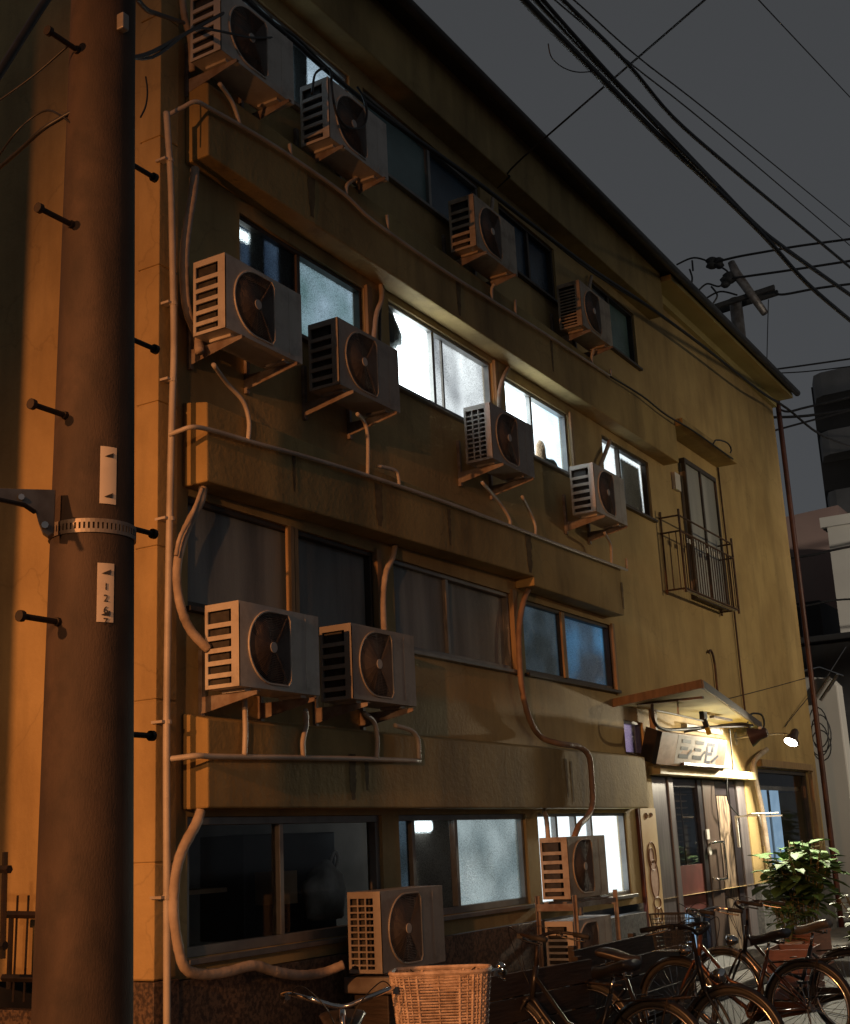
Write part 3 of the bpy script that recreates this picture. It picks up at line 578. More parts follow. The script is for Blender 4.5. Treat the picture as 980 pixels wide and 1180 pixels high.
q = MB(); q.box(13.35, 13.40, 4.5, 5.25, 3.035, 3.06); q.box(15.2, 15.9, 5.0, 5.06, 2.98, 3.01); q.build('batten', M['doorbrown'], canopy)
q = MB(); q.box(13.86, 13.93, 5.25, 5.32, 2.40, 3.03); q.build('post', M['woodtrim'], canopy)

# ---- hood and railed bay on the third floor
q = MB(); q.box(15.352, 17.62, 5.07, YW - 0.002, 6.78, 6.88); q.build('hood', M['ledge'], B, bevel=0.008)
YB = 5.29
bay = MB(); bay.box(15.93, 17.24, YB, YB + .05, 6.46, 6.52); bay.box(15.93, 17.24, YB, 5.40, 4.60, 4.66); bay.box(15.93, 15.97, YB, YB + .05, 4.66, 6.46); bay.box(17.20, 17.24, YB, YB + .05, 4.66, 6.46); bay.box(16.55, 16.60, YB + .005, YB + .045, 4.66, 6.46); bay.box(15.93, 17.24, YB + .05, 5.40, 6.462, 6.52)
bw = bay.build('bay_window', M['bronze'], B, bevel=0.003)
q = MB(); q.add([(15.95, YB + .03, 4.66), (17.22, YB + .03, 4.66), (17.22, YB + .03, 6.46), (15.95, YB + .03, 6.46)], [(0, 1, 2, 3)]); q.add([(15.95, YB + .05, 4.66), (15.95, 5.38, 4.66), (15.95, 5.38, 6.46), (15.95, YB + .05, 6.46)], [(0, 1, 2, 3)]); q.build('pane', M['g_grey'], bw)
q = MB(); q.box(15.60, 15.80, 5.33, 5.378, 6.02, 6.25); q.build('air_vent', M['whitepaint'], bw)
rl = thing('window_railing', 'rusty metal railing with thin bars in front of the bay window', 'railing', (0, 0, 0))
YR, XA, XB = 5.12, 14.98, 17.08
q = MB()
for z in (4.57, 5.30, 5.50): q.tube([(XA, YW, z), (XA, YR, z)], 0.012, 6); q.tube([(XA, YR, z), (XB, YR, z)], 0.012, 6); q.tube([(XB, YR, z), (XB, YW, z)], 0.012, 6)
for x in (XA, XB): q.tube([(x, YR, 4.52), (x, YR, 5.58)], 0.016, 6); q.tube([(x, YW - .02, 4.52), (x, YW - .02, 5.58)], 0.014, 6)
q.build('rail_frame', M['rust'], rl)
q = MB()
for i in range(21): x = XA + .095 + i * 0.095; q.tube([(x, YR, 4.57), (x, YR, 5.30)], 0.007, 5)
for y in (5.18, 5.27):
    for x in (XA, XB): q.tube([(x, y, 4.57), (x, y, 5.30)], 0.007, 5)
q.build('bars', M['rust'], rl)
q = MB(); q.box(XA + .05, XB, YR + .015, YR + .06, 4.555, 4.59); q.build('base_rail', M['whitepaint'], rl)
for i in range(6): q = MB(); q.box(15.3 + i * .24, 15.43 + i * .24, YR + .03, YR + .04, 5.21, 5.27); q.build('clothes_clip', M['whitepaint'], rl)

# ------------------------------------------------------------------ air conditioners
def dshape(r, clip, n=40):
    pts = []
    for i in range(n):
        a = 2 * PI * i / n; c, s_ = math.cos(a), math.sin(a)
        if c <= 0: pts.append((r * c, r * s_))
        else:
            t = min(clip / c if c > 1e-6 else 1e9, r / abs(s_) if abs(s_) > 1e-6 else 1e9); pts.append((t * c, t * s_))
    return pts
AW, AD, AH = 0.84, 0.27, 0.55
def make_ac(style, mat, brackets=True):
    """origin at the bottom centre of the front face; x along the wall, y towards the wall"""
    t = thing('air_conditioner', None, 'air conditioner')
    w2 = AW / 2
    mb = MB()
    mb.box(-w2, w2, 0.001, AD, AH - .022, AH); mb.box(-w2 + .002, w2 - .002, 0.002, AD - .002, .02, .045)
    mb.box(w2 - .014, w2, 0.003, AD, .045, AH - .022); mb.box(-w2 + .01, w2 - .014, AD - .012, AD, .045, AH - .022)
    # front plate with the fan opening
    cx, cz, r, clip = -w2 + .325, AH / 2 + .012, .225, .19
    D = dshape(r, clip); n = len(D); vs = []; fs = []
    lx0, lx1, lz0, lz1 = -w2 - cx, w2 - cx, .02 - cz, AH - .001 - cz
    for (a, b) in D:
        ang = math.atan2(b, a); c, s_ = math.cos(ang), math.sin(ang)
        tt = min((lx1 / c if c > 1e-6 else lx0 / c if c < -1e-6 else 1e9), (lz1 / s_ if s_ > 1e-6 else lz0 / s_ if s_ < -1e-6 else 1e9))
        vs += [(cx + a, 0, cz + b), (cx + tt * c, 0, cz + tt * s_), (cx + a, .05, cz + b)]
    for i in range(n):
        j = (i + 1) % n; fs += [(3 * i, 3 * j, 3 * j + 1, 3 * i + 1), (3 * i, 3 * j, 3 * j + 2, 3 * i + 2)]
    mb.add(vs, fs)
    for sx_, sz_ in ((-w2, .02), (w2, .02), (-w2, AH - .001), (w2, AH - .001)):   # corner fillers
        near = sorted(vs[1::3], key=lambda p_: (p_[0] - sx_) ** 2 + (p_[2] - sz_) ** 2)[:2]
        mb.add([near[0], near[1], (sx_, 0, sz_)], [(0, 1, 2)])
    mb.tube([(cx + a * 1.03, -.004, cz + b * 1.03) for a, b in D], .008, 5, closed=True)
    # louvred left side
    x_, xo = -w2 + .012, -w2 - .001
    mb.box(xo, x_, .0, .06, .02, AH - .02); mb.box(xo, x_, AD - .022, AD, .02, AH - .02)
    if style == 'slots': k, gap, cols = 6, .030, 1
    elif style == 'grid': k, gap, cols = 11, .012, 3
    elif style == 'slats': k, gap, cols = 9, .020, 1
    else: k, gap, cols = 13, .014, 1
    zs0, zs1 = .035, AH - .045; stp = (zs1 - zs0) / k
    mb.box(xo, x_, .06, AD - .022, .02, zs0); mb.box(xo, x_, .06, AD - .022, zs1, AH - .02)
    for i in range(k): mb.box(xo, x_, .06, AD - .022, zs0 + i * stp + stp - gap, zs0 + (i + 1) * stp) if i < k - 1 else None
    for c in range(1, cols): yy = .06 + (AD - .082) * c / cols; mb.box(xo - .0005, x_, yy - .006, yy + .006, zs0, zs1)
    mb.box(w2 - .15, w2 - .147, -.0015, .001, .05, AH - .03)    # service cover seam
    mb.box(-w2 + .1, -w2 + .16, .04, .22, 0, .02); mb.box(w2 - .16, w2 - .1, .04, .22, 0, .02)
    mb.build('casing', mat, t, bevel=.006, seg=2)
    q = MB(); q.box(-w2 + .03, w2 - .03, .10, AD - .02, .05, AH - .03); q.build('condenser', M['ac_dark'], t)
    q = MB()
    for kk in range(1, 21): q.tube([(cx + a * kk / 20.5, -.002 - .012 * (1 - (kk / 20.5) ** 2), cz + b * kk / 20.5) for a, b in D[::2]], .0032, 4, closed=True)
    for i in range(0, n, 2):
        a, b = D[i]; q.tube([(cx + a * .14, -.014, cz + b * .14), (cx + a, .001, cz + b)], .0022, 4)
    q.build('fan_grille', M['ac_grille'], t)
    q = MB(); q.lathe([(.034, -.022), (.034, -.014), (.02, -.010)], (cx, 0, cz), 18, 'y'); q.build('hub_cap', M['ac_hub'], t)
    q = MB()
    for kk in range(3):
        a0 = kk * 2 * PI / 3 + .4; pts = []
        for j in range(8):
            a = a0 + j * .2; pts.append([(cx + .05 * math.cos(a), .06 + .006 * j - .02, cz + .05 * math.sin(a)), (cx + .2 * math.cos(a + .12), .05 + .009 * j - .02, cz + .2 * math.sin(a + .12))])
        q.sheet(pts)
    q.build('fan', M['ac_grille'], t)
    if brackets:
        for sx_ in (-w2 + .12, w2 - .12):
            q = MB(); yw = YW - 4.95 + .0
            q.prism([(sx_, -.04, -.004), (sx_, yw - .001, -.004), (sx_, yw - .001, -.105), (sx_, yw - .05, -.105), (sx_, -.04, -.026)], (.006, 0, 0))
            q.box(sx_ - .001, sx_ + .035, -.041, yw - .03, -.008, -.001)
            q.box(sx_ - .002, sx_ + .034, yw - .03, yw - .0015, -.135, .30)
            q.build('bracket', M['bracket'], t, bevel=.002, seg=1)
    return t
proto = {}
def place_ac(style, mk, x, z, label, group, y=4.95, brackets=True, rz=0.0):
    key = (style, mk, brackets)
    if key not in proto: t = proto[key] = make_ac(style, M[mk], brackets)
    else: t = copy_tree(proto[key])
    t.location = (x + AW / 2, y, z); t.rotation_euler = (0, 0, rz); t['label'] = label; t['category'] = 'air conditioner'; t['group'] = group
    return t
GA = 'air conditioner units on the facade'
ACU = {}
def AC(k, *a, **kw): ACU[k] = place_ac(*a, **kw); return ACU[k]
AC('A', 'slots', 'ac', 5.96, 6.97, 'topmost air conditioner at the corner, above the end of the highest ledge', GA)
AC('B', 'slots', 'ac', 7.25, 6.93, 'top floor air conditioner with a loop of black cable hanging over it', GA)
AC('C', 'slots', 'ac_old', 9.59, 6.96, 'top floor air conditioner in the middle, next to a pair of dark navy windows', GA)
AC('M', 'fine', 'ac_old', 11.97, 6.98, 'top floor air conditioner with fine louvres under the last teal window', GA)
AC('D', 'slots', 'ac', 5.99, 4.93, 'third floor air conditioner nearest the corner, under the dark blue window pane', GA)
AC('E', 'slots', 'ac_grey', 7.28, 4.92, 'dingy dark air conditioner to the left of the brightest white window', GA)
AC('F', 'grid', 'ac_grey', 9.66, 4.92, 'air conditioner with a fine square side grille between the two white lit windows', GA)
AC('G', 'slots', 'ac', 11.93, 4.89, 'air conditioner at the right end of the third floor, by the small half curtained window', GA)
AC('H', 'slots', 'ac', 6.10, 2.62, 'left one of the two second floor air conditioners, side slots brightly lit', GA)
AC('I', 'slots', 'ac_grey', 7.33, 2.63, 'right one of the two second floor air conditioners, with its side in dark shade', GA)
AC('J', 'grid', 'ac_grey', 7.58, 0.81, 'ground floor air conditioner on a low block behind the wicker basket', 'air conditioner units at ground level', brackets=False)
AC('K', 'slots', 'ac_old', 10.63, 1.115, 'air conditioner on the upper shelf of the metal rack before the lit window', 'air conditioner units at ground level', brackets=False)
AC('L', 'slats', 'ac', 10.63, 0.40, 'air conditioner on the lower shelf of the metal rack, half hidden by bicycles', 'air conditioner units at ground level', brackets=False)
def ac_hose(k, pts, r=0.026, mat='hose', n=8, Y=5.28):
    t = ACU[k]; P = [p_ - t.location for p_ in px_path(pts, Y)]
    q = MB(); sp = smooth_path(P, 9); q.tube(sp, [r * (1 + .035 * math.sin(i * 1.9) + random.uniform(-.03, .03)) for i in range(len(sp))], n + 2); return q.build('hose', M[mat], t, smooth=True)
ac_hose('A', [(209, -12), (213, 20), (220, 45), (222, 82)], Y=5.31)
ac_hose('B', [(400, 108, 5.34), (408, 112), (415, 128), (420, 140, 5.2)], r=.018)
ac_hose('C', [(568, 228, 5.34), (567, 240), (564, 252, 5.2)], r=.02)
ac_hose('M', [(682, 318, 5.34), (679, 333), (678, 345, 5.2)], r=.02)
ac_hose('D', [(225, 194, 5.30), (222, 225), (217, 255), (213, 290), (213, 330), (217, 360), (227, 385), (230, 405, 5.2)], r=.032)
ac_hose('E', [(439, 326, 5.36), (440, 345), (434, 362), (431, 395), (432, 410, 5.22)], r=.022, Y=5.31)
ac_hose('E', [(441, 330, 5.37), (438, 362), (438, 400, 5.3)], r=.013, mat='ac_dark', Y=5.33)
ac_hose('F', [(586, 424, 5.36), (580, 436), (576, 452), (576, 475, 5.2)], r=.022, Y=5.31)
ac_hose('G', [(703, 508, 5.36), (697, 524), (691, 540), (689, 556, 5.2)], r=.024, Y=5.31)
ac_hose('H', [(234, 563, 5.28), (230, 580), (214, 612), (205, 645), (204, 675), (210, 705), (221, 728), (240, 748, 5.2)], r=.030, Y=5.24)
ac_hose('H', [(233, 563, 5.25), (222, 592), (208, 618), (203, 640, 5.2)], r=.014, Y=5.2)
ac_hose('I', [(456, 625, 5.36), (453, 642), (445, 660), (442, 690), (443, 732, 5.2)], r=.024, Y=5.31)
ac_hose('J', [(231, 935, 5.26), (226, 950), (210, 980), (202, 1010), (200, 1050), (204, 1085), (213, 1115), (232, 1123), (262, 1120), (292, 1113), (318, 1120), (345, 1124), (372, 1121), (396, 1112, 5.15)], r=.032, Y=5.24)
ac_hose('K', [(611, 676, 5.3), (604, 692), (599, 720), (599, 760), (603, 800), (612, 832), (625, 850), (645, 857, 5.15), (668, 861, 5.12), (679, 872, 5.10), (682, 895, 5.10), (683, 925, 5.10), (678, 940, 5.1), (668, 951, 5.05), (662, 965, 5.05)], r=.028, mat='hose_b', Y=5.3)
ac_hose('K', [(627, 932, 5.3), (630, 945), (632, 966)], r=.022, Y=5.2)

# block under J, rack under K and L
t = thing('support_block', 'low grey plinth under the ground floor air conditioner by the dark window', 'stand', (8.0, 5.05, 0))
q = MB(); q.box(-.42, .42, -.16, .22, .70, .808); q.build('top_board', M['steel'], t, bevel=.01)
q = MB(); q.box(-.36, .36, -.1, .18, .11, .70); q.build('pedestal', M['darkwood'], t, bevel=.01)
t = thing('rack', 'rusty two tier metal rack holding two air conditioners by the entrance', 'rack', (11.05, 4.95, 0.11))
for x, y in ((-.47, -.05), (-.47, .31), (.47, -.05), (.47, .31)):
    q = MB(); q.box(x - .022, x + .022, y - .003, y + .003, 0, 1.06); q.box(x - .003 + (.02 if x < 0 else -.02), x + .003 + (.02 if x < 0 else -.02), y - .022, y + .022, 0, 1.06); q.build('post', M['bracket'], t)
for z in (.27, .99):
    q = MB(); q.box(-.47, .47, -.056, -.05, z - .04, z); q.box(-.47, .47, .31, .316, z - .04, z); q.box(-.478, -.472, -.05, .31, z - .06, z); q.box(.472, .478, -.05, .31, z - .06, z)
    q.box(-.465, .465, .02, .06, z + .002, z + .014); q.box(-.465, .465, .2, .24, z + .002, z + .014)
    q.build('shelf', M['bracket'], t)

# ------------------------------------------------------------------ drain pipes and cables
def pipe(name, label, cat, paths, r, mat, group=None, n=8, sub=5, smooth=True):
    q = MB()
    for pth in paths: q.tube(smooth_path(pth, sub) if smooth else pth, r, n)
    return tag(q.build(name, M[mat], None, smooth=True), label, cat, group)
main = pipe('drain_pipe', 'long pale vertical drain pipe running down beside the corner pier', 'pipe', [px_path([(192, 129), (194, 160), (197, 210), (199, 300), (200.5, 400), (198.5, 470), (195.5, 600), (193, 760), (192, 860), (192.3, 1000), (192.6, 1215)], 5.27)], .022, 'pvc', 'pale drain pipes on the facade')
for (x, y) in ((196, 185), (200, 350), (199, 438), (196.5, 598), (193, 832), (192.3, 1034)):
    q = MB(); c = at(x, y, 5.27); q.lathe([(.027, -.012), (.027, .012)], c, 10); q.box(c.x - .055, c.x, c.y - .006, c.y + .08, c.z - .008, c.z + .008); q.build('clamp', M['pvc'], main)
YP = 5.135
def run(pts): return px_path(pts, YP)
pipe('drain_pipe', 'pale drain pipe along the face of the highest ledge', 'pipe', [
    run([(193, 133, 5.27), (210, 124, 5.2), (226, 117, YP), (244, 126), (292, 153), (335, 180), (395, 222), (425, 250), (470, 283), (520, 317), (575, 351), (640, 392), (704, 434)]),
    run([(253, 96, 5.1), (268, 118), (277, 145)]), run([(334, 166), (335, 180)]), run([(415, 199, 5.1), (409, 206), (400, 213), (399, 224)]), run([(446, 248), (447, 265)]),
    run([(570, 327, 5.1), (567, 333), (567, 345)]), run([(594, 346), (594, 363)]), run([(684, 402, 5.1), (682, 412), (683, 420)]), run([(704, 426), (704, 434)])], .016, 'pvc', 'pale drain pipes on the facade')
pipe('drain_pipe', 'pale drain pipe along the face of the middle ledge', 'pipe', [
    run([(195, 501, 5.27), (208, 496, 5.2), (222, 492, YP), (245, 496), (300, 512), (355, 527), (430, 550), (500, 574), (580, 603), (640, 626), (723, 657)]),
    run([(246, 420, 5.05), (262, 442), (280, 462), (287, 485), (286, 507)]), run([(412, 477, 5.05), (420, 486), (424, 505), (424, 548)]), run([(436, 537, 5.14), (455, 542), (459, 550), (460, 560)]),
    run([(556, 556, 5.05), (575, 578), (587, 597), (588, 606)]), run([(602, 572, 5.05), (612, 592), (617, 606), (617, 618)]), run([(697, 614, 5.05), (704, 628), (705, 650)]), run([(722, 644), (723, 657)])], .016, 'pvc', 'pale drain pipes on the facade')
pipe('drain_pipe', 'pale drain pipe along the lowest ledge below the two second floor units', 'pipe', [
    run([(194, 875, 5.27), (210, 873, 5.2), (228, 871, YP), (250, 872), (330, 873), (430, 875), (484, 877)]),
    run([(282, 806), (283, 840), (282, 871)]), run([(352, 818, 5.1), (353, 835), (349, 855), (350, 873)]), run([(420, 822, 5.1), (431, 832), (435, 850), (434, 875)]), run([(455, 836, 5.14), (474, 842), (482, 853), (483, 876)])], .018, 'pvc', 'pale drain pipes on the facade')
pipe('downpipe', 'maroon downpipe on the far right corner of the building', 'pipe', [[(21.28, 5.30, 8.85), (21.28, 5.30, 8.6), (21.28, 5.30, 5), (21.28, 5.30, 0.0)]], .045, 'downpipe')
pipe('conduit', 'thin brown conduit running up the right wall past the bay window', 'pipe', [[(17.62, 5.36, 6.78), (17.62, 5.35, 5), (17.62, 5.35, 3.0)]], .014, 'rust')
pipe('conduit', 'short brown conduit above the canopy', 'pipe', [px_path([(817, 752), (820, 750), (824, 765), (827, 795), (829, 800)], 5.35)], .016, 'rust')
pipe('conduit', 'grey flexible duct bending down beside the shop window', 'pipe', [px_path([(884, 864, 5.3), (872, 874), (868, 885), (872, 902), (878, 930), (882, 955), (886, 985), (890, 1008)], 5.28)], .035, 'hose')

def cable(label, pts, r, Y=None, name='power_cable', mat='black', group='overhead cables', X=None, n=6, cat='cable'):
    P = [atx(p_[0], p_[1], X) for p_ in pts] if X else px_path(pts, Y)
    sp = smooth_path(P, 5)
    if X or (Y is not None and Y < 3):      # spans carry on beyond the frame
        d1 = (P[-1] - P[-3 if len(P) > 3 else 0]).normalized(); 
        if d1.y or X or group == 'overhead cables': sp = sp + [sp[-1] + d1 * 30] if 'straight' not in label and 'wisp' not in label and 'wrapped' not in label else sp
        d0 = (P[0] - P[1]).normalized()
        if not X and 'wisp' not in label: sp = [sp[0] + d0 * 25] + sp
    q = MB(); q.tube(sp, r, n); return tag(q.build(name, M[mat], None, smooth=True), label, cat, group)
cable('thick twisted overhead cable, lowest of the bundle crossing the sky', [(540, -75), (604, 0), (702, 99), (766, 163), (825, 217), (882, 273), (931, 327), (985, 373)], .026, 2.7)
cable('thick overhead cable lying just above the lowest one of the bundle', [(560, -62), (618, 0), (700, 85), (768, 153), (825, 212), (870, 258), (906, 287), (985, 343)], .024, 2.7)
cable('black overhead cable wrapped along the bundle near the top of the photo', [(575, -62), (630, 5), (690, 72), (768, 156), (826, 214)], .018, 2.66)
cable('single thick overhead cable running free to the right of the bundle', [(600, -52), (649, 0), (723, 73), (776, 135), (841, 192), (919, 257), (985, 312)], .018, 2.7)
cable('thin overhead wire, upper one of the parallel thin pair', [(610, -40), (662, 0), (735, 65), (825, 135), (985, 265)], .007, 2.9)
cable('thin overhead wire, lower one of the parallel thin pair', [(640, 0), (727, 73), (825, 151), (985, 287)], .007, 2.9)
cable('service wire crossing the sky down to the top of the facade', [(870, -52, 1.9), (812, 0, 2.45), (602, 182, 4.9), (588, 203, 5.15)], .010, 2.9)
cable('faint wire alone in the upper right corner of the sky', [(850, -28), (875, 0), (985, 117)], .006, 2.0)
cable('wisp of loose wire curling off the cable bundle', [(632, 50), (636, 66), (650, 78), (668, 83), (690, 81)], .004, 2.7)
cable('black cable strung along the top floor windows to the right corner', [(240, -50, 5.05), (280, -4, 5.05), (330, 40), (385, 88), (445, 135), (545, 206), (610, 256), (681, 309), (743, 350), (808, 397), (874, 449), (908, 471), (945, 500, 4.9), (990, 517, 4.7)], .022, 5.05)
cable('second black cable sagging just under the top floor cable', [(262, -28), (310, 22), (340, 42), (390, 90), (450, 140), (548, 209), (612, 258), (681, 312), (745, 352)], .014, 5.06, mat='gutter')
cable('loop of black cable hanging over the second top floor unit', [(360, 108, 4.93), (364, 84), (380, 79), (383, 105, 4.9), (388, 130, 4.9), (400, 146, 4.9), (418, 146, 4.9), (423, 130, 4.9), (419, 112, 4.95), (412, 100, 5.0)], .010, 5.0)
cable('black cable running from the pole across the topmost unit', [(136, 66, 3.72), (170, 62, 3.95), (215, 38, 4.5), (262, 12, 5.0), (300, -12, 5.05)], .012)
cable('black cable looping loosely under the one from the pole to the topmost unit', [(130, 60, 3.75), (175, 66, 4.0), (222, 34, 4.5), (250, 35, 4.8), (290, 43, 4.9), (330, 42, 5.0)], .009)
cable('short black cable from the pole top to the wall', [(150, -12, 3.7), (168, 10, 4.0), (182, 16, 4.4), (212, 26, 5.2)], .014)
cable('thick black cable in the top left corner', [(-20, 112), (0, 83), (27, 40), (53, 0), (70, -24)], .022, 4.4)
cable('thin wire stretched from the left edge to a pole step', [(-20, 128, 4.1), (0, 115, 4.05), (40, 86, 3.9), (79, 52, 3.72)], .005)
cable('curved thin wire tied to the left side of the pole', [(-15, 200, 4.4), (13, 159, 4.1), (35, 137, 4.0), (54, 127, 3.9), (70, 133, 3.8), (86, 145, 3.72)], .005)
cable('thicker cable tied to the left side of the pole', [(-15, 205, 4.4), (20, 175, 4.1), (48, 150, 3.9), (70, 136, 3.8), (84, 128, 3.74)], .010)
cable('wire loop dangling on the pier just right of the pole', [(162, 135, 5.2), (168, 122, 5.2), (170, 105, 5.2), (168, 88, 5.2)], .006, name='wire')
cable('cable running along the hood to a loop above the bay window', [(704, 434, 5.12), (740, 456, 5.1), (768, 478, 5.1), (800, 497, 5.05), (845, 529, 5.04)], .012)
cable('black cable arching above the hood of the bay window', [(822, 512, 5.06), (826, 507, 5.1), (838, 510, 5.2), (843, 518, 5.2), (840, 526, 5.1)], .012)
cable('thin black cable drooping beside the hanging sign', [(841, 840, 5.2), (843, 862), (845, 885), (840, 893), (838, 900), (840, 925), (852, 940)], .010, 5.25)
cable('tangle of cable at the end of the canopy', [(862, 833, 5.1), (866, 823), (878, 824), (881, 836), (875, 846), (868, 840)], .014, 5.15)

# ------------------------------------------------------------------ utility pole
PX, PY = 3.635, 3.70
pole = thing('utility_pole', 'brown concrete utility pole with step bolts standing in front of the building', 'utility pole', (PX, PY, 0))
def prad(z): return 0.193 - 0.0096 * z if z < 5 else 0.145 - 0.006 * (z - 5)
q = MB(); q.lathe([(prad(z), z) for z in (0, 1, 2, 3, 4, 5, 6, 8, 10)], (0, 0, 0), 48); q.build('shaft', M['pole'], pole, smooth=True)
left = Vector((-.517, .856, 0)); cdir = Vector((-PX, -PY, 0)).normalized()
def bolt(px, py, tx, ty):
    """step bolt: from the shaft out to its round head"""
    d = Vector((-1 if tx < px else 1, 0, 0)); b = at(tx, ty, PY)
    a = Vector((PX, PY, b.z)) + d * (prad(b.z) - .01)
    q = MB(); o = Vector((PX, PY, 0)); q.tube([a - o, b - o], .012, 8); q.tube([b - o - d * .006, b - o + d * .014], .022, 10); q.tube([a - o, a - o + d * .025], .018, 8)
    q.build('step_bolt', M['iron'], pole)
for b in ((82, 52, 57, 36), (77, 257, 46, 240), (70, 475, 38, 466), (61, 714, 25, 710), (158, 196, 177, 204), (157, 401, 178, 402), (156, 613, 176, 615), (152, 848, 174, 848)): bolt(*b)
# band with punched holes
zb = at(107, 601, PY - .16).z; rr = prad(zb)
q = MB(); n = 60
for k in range(n):
    a0 = 2 * PI * k / n; a1 = 2 * PI * (k + .55) / n; a2 = 2 * PI * (k + 1) / n
    f_ = lambda a, r_, z: (r_ * math.cos(a), r_ * math.sin(a), z)
    for (z0, z1, aa, ab) in ((zb - .028, zb - .013, a0, a2), (zb + .013, zb + .028, a0, a2), (zb - .013, zb + .013, a0, a1)):
        v8 = [f_(aa, rr + .001, z0), f_(ab, rr + .001, z0), f_(ab, rr + .008, z0), f_(aa, rr + .008, z0), f_(aa, rr + .001, z1), f_(ab, rr + .001, z1), f_(ab, rr + .008, z1), f_(aa, rr + .008, z1)]
        q.add(v8, [(0, 3, 2, 1), (4, 5, 6, 7), (0, 1, 5, 4), (1, 2, 6, 5), (2, 3, 7, 6), (3, 0, 4, 7)])
q.build('steel_band', M['steel'], pole)
def plate(y0, y1, xl, xr, text):
    # direction on the shaft that shows at that pixel column
    c = at((xl + xr) / 2, (y0 + y1) / 2, PY); off = (c - Vector((PX, PY, c.z))).dot(-left)
    z0, z1 = at((xl + xr) / 2, y1, PY - .1).z, at((xl + xr) / 2, y0, PY - .1).z
    r_ = prad((z0 + z1) / 2) + .003; s_ = max(-.95, min(.95, off * .96 / r_)); base = math.atan2(cdir.y, cdir.x)
    ac_ = base + math.asin(s_); hw = .042 / math.cos(math.asin(s_)) / r_ * .75
    q = MB(); rows = []
    for j in range(2):
        z = (z0, z1)[j]; rows.append([(r_ * math.cos(ac_ + hw * (i / 6 - 1)), r_ * math.sin(ac_ + hw * (i / 6 - 1)), z) for i in range(13)])
    q.sheet(rows); o = q.build('number_plate', M['plate'], pole)
    so_ = o.modifiers.new('thick', 'SOLIDIFY'); so_.thickness = .003; so_.offset = 1
    q = MB()
    nrm = Vector((math.cos(ac_), math.sin(ac_), 0)); tn = Vector((-nrm.y, nrm.x, 0))
    for zc in (z0 + .035, z1 - .035):
        c = nrm * (r_ + .005) + Vector((0, 0, zc)); q.prism([c - tn * .018 - Vector((0, 0, .008)), c + tn * .014 - Vector((0, 0, .010)), c + tn * .018 + Vector((0, 0, .010))], nrm * .003)
    q.build('rivet_mark', M['ink'], o)
    if text:
        for i, ch in enumerate(text):
            cu = bpy.data.curves.new('lettering', 'FONT'); cu.body = ch; cu.size = .040; cu.align_x = 'CENTER'; cu.align_y = 'CENTER'; cu.extrude = .0006
            cu.materials.append(M['ink']); tc_ = bpy.data.objects.new('tmp', cu); COL.objects.link(tc_); bpy.context.view_layer.update(); me_ = bpy.data.meshes.new_from_object(tc_.evaluated_get(bpy.context.evaluated_depsgraph_get())); bpy.data.objects.remove(tc_)
            if not me_.materials: me_.materials.append(M['ink'])
            tx = bpy.data.objects.new('lettering', me_); COL.objects.link(tx); tx.parent = o
            mt = Matrix((tn, Vector((0, 0, 1)), nrm)).transposed().to_4x4(); mt.translation = nrm * (r_ + .0055) + Vector((0, 0, z1 - .095 - i * .046)); tx.matrix_local = mt
plate(523, 588, 121, 141, None); plate(655, 722, 116, 139, '1267')
# cable bracket strapped to the shaft on the left
o = Vector((PX, PY, 0)); LV = lambda px, py: (at(px, py, PY - .02) - o)
q = MB(); q.prism([LV(64, 564), LV(20, 563), LV(-40, 560), LV(-40, 568), LV(0, 575), (LV(30, 582)), LV(41, 588), LV(44, 600), LV(49, 613), LV(56, 618), LV(62, 614)], cdir * -.05)
q.build('arm_plate', M['steel'], pole, bevel=.003)
q = MB(); q.tube([LV(-60, 566), LV(0, 576), LV(28, 582), LV(40, 590)], .009, 6); q.build('arm_cable', M['black'], pole)
q = MB(); q.tube([LV(25, 574) + cdir * .02, LV(25, 574) - cdir * .02], .012, 8); q.build('arm_bolt', M['chrome'], pole); q = MB(); q.tube([LV(52, 606) + cdir * .02, LV(52, 606) - cdir * .02], .014, 8); q.build('arm_bolt', M['chrome'], pole)
q = MB(); c = at(49, 971, PY) - o; q.lathe([(.010, 0), (.014, .006), (.010, .012)], (0, 0, 0), 12, 'x'); 
q.shift(Vector((prad(1.7) * (cdir * .55 + left * .80).x, prad(1.7) * (cdir * .55 + left * .80).y, c.z))); q.build('bolt_sleeve', M['whitepaint'], pole)
q = MB(); q.box(-.02, .02, -.02, .02, -.03, .05); q.shift(Vector((prad(5) * (cdir * .8 - left * .6).x, prad(5) * (cdir * .8 - left * .6).y, at(137, 60, PY).z))); q.build('cable_clamp', M['steel'], pole, bevel=.006)

# ------------------------------------------------------------------ lamps by the entrance, sign, rods
FL = at(912, 855, 4.6); AIM = Vector((14.8, 4.95, 2.3))
fd = Vector((-.55, .26, -.79)).normalized()
t = thing('floodlight', 'small lit floodlight shining on its arm at the right of the entrance', 'lamp', FL)
rot = fd.to_track_quat('Z', 'Y').to_matrix().to_4x4()
def place_local(q, mtx): q.v = [tuple(mtx @ Vector(v)) for v in q.v]; return q
q = MB(); q.lathe([(.03, -.2), (.05, -.17), (.06, -.09), (.105, -.01), (.11, 0.0), (.10, 0.004)], (0, 0, 0), 20); place_local(q, rot).build('housing', M['lampbrown'], t, smooth=True)
q = MB(); q.lathe([(.088, .006), (.07, .018), (.02, .024)], (0, 0, 0), 20); place_local(q, rot).build('lens', M['lit_flood'], t, smooth=True)
q = MB(); q.tube(smooth_path([(.1, .04, .05), (.12, .12, .12), (.1, .65, .12), (.1, .775, .1)]), .014, 6); q.tube([(.1, .775, .02), (.1, .775, .2)], .03, 6); q.build('arm', M['steel'], t, smooth=True)
spot('floodlight_beam', FL + fd * .03, FL + fd * 2, (1, .91, .68), 620, 164, .5, .08)
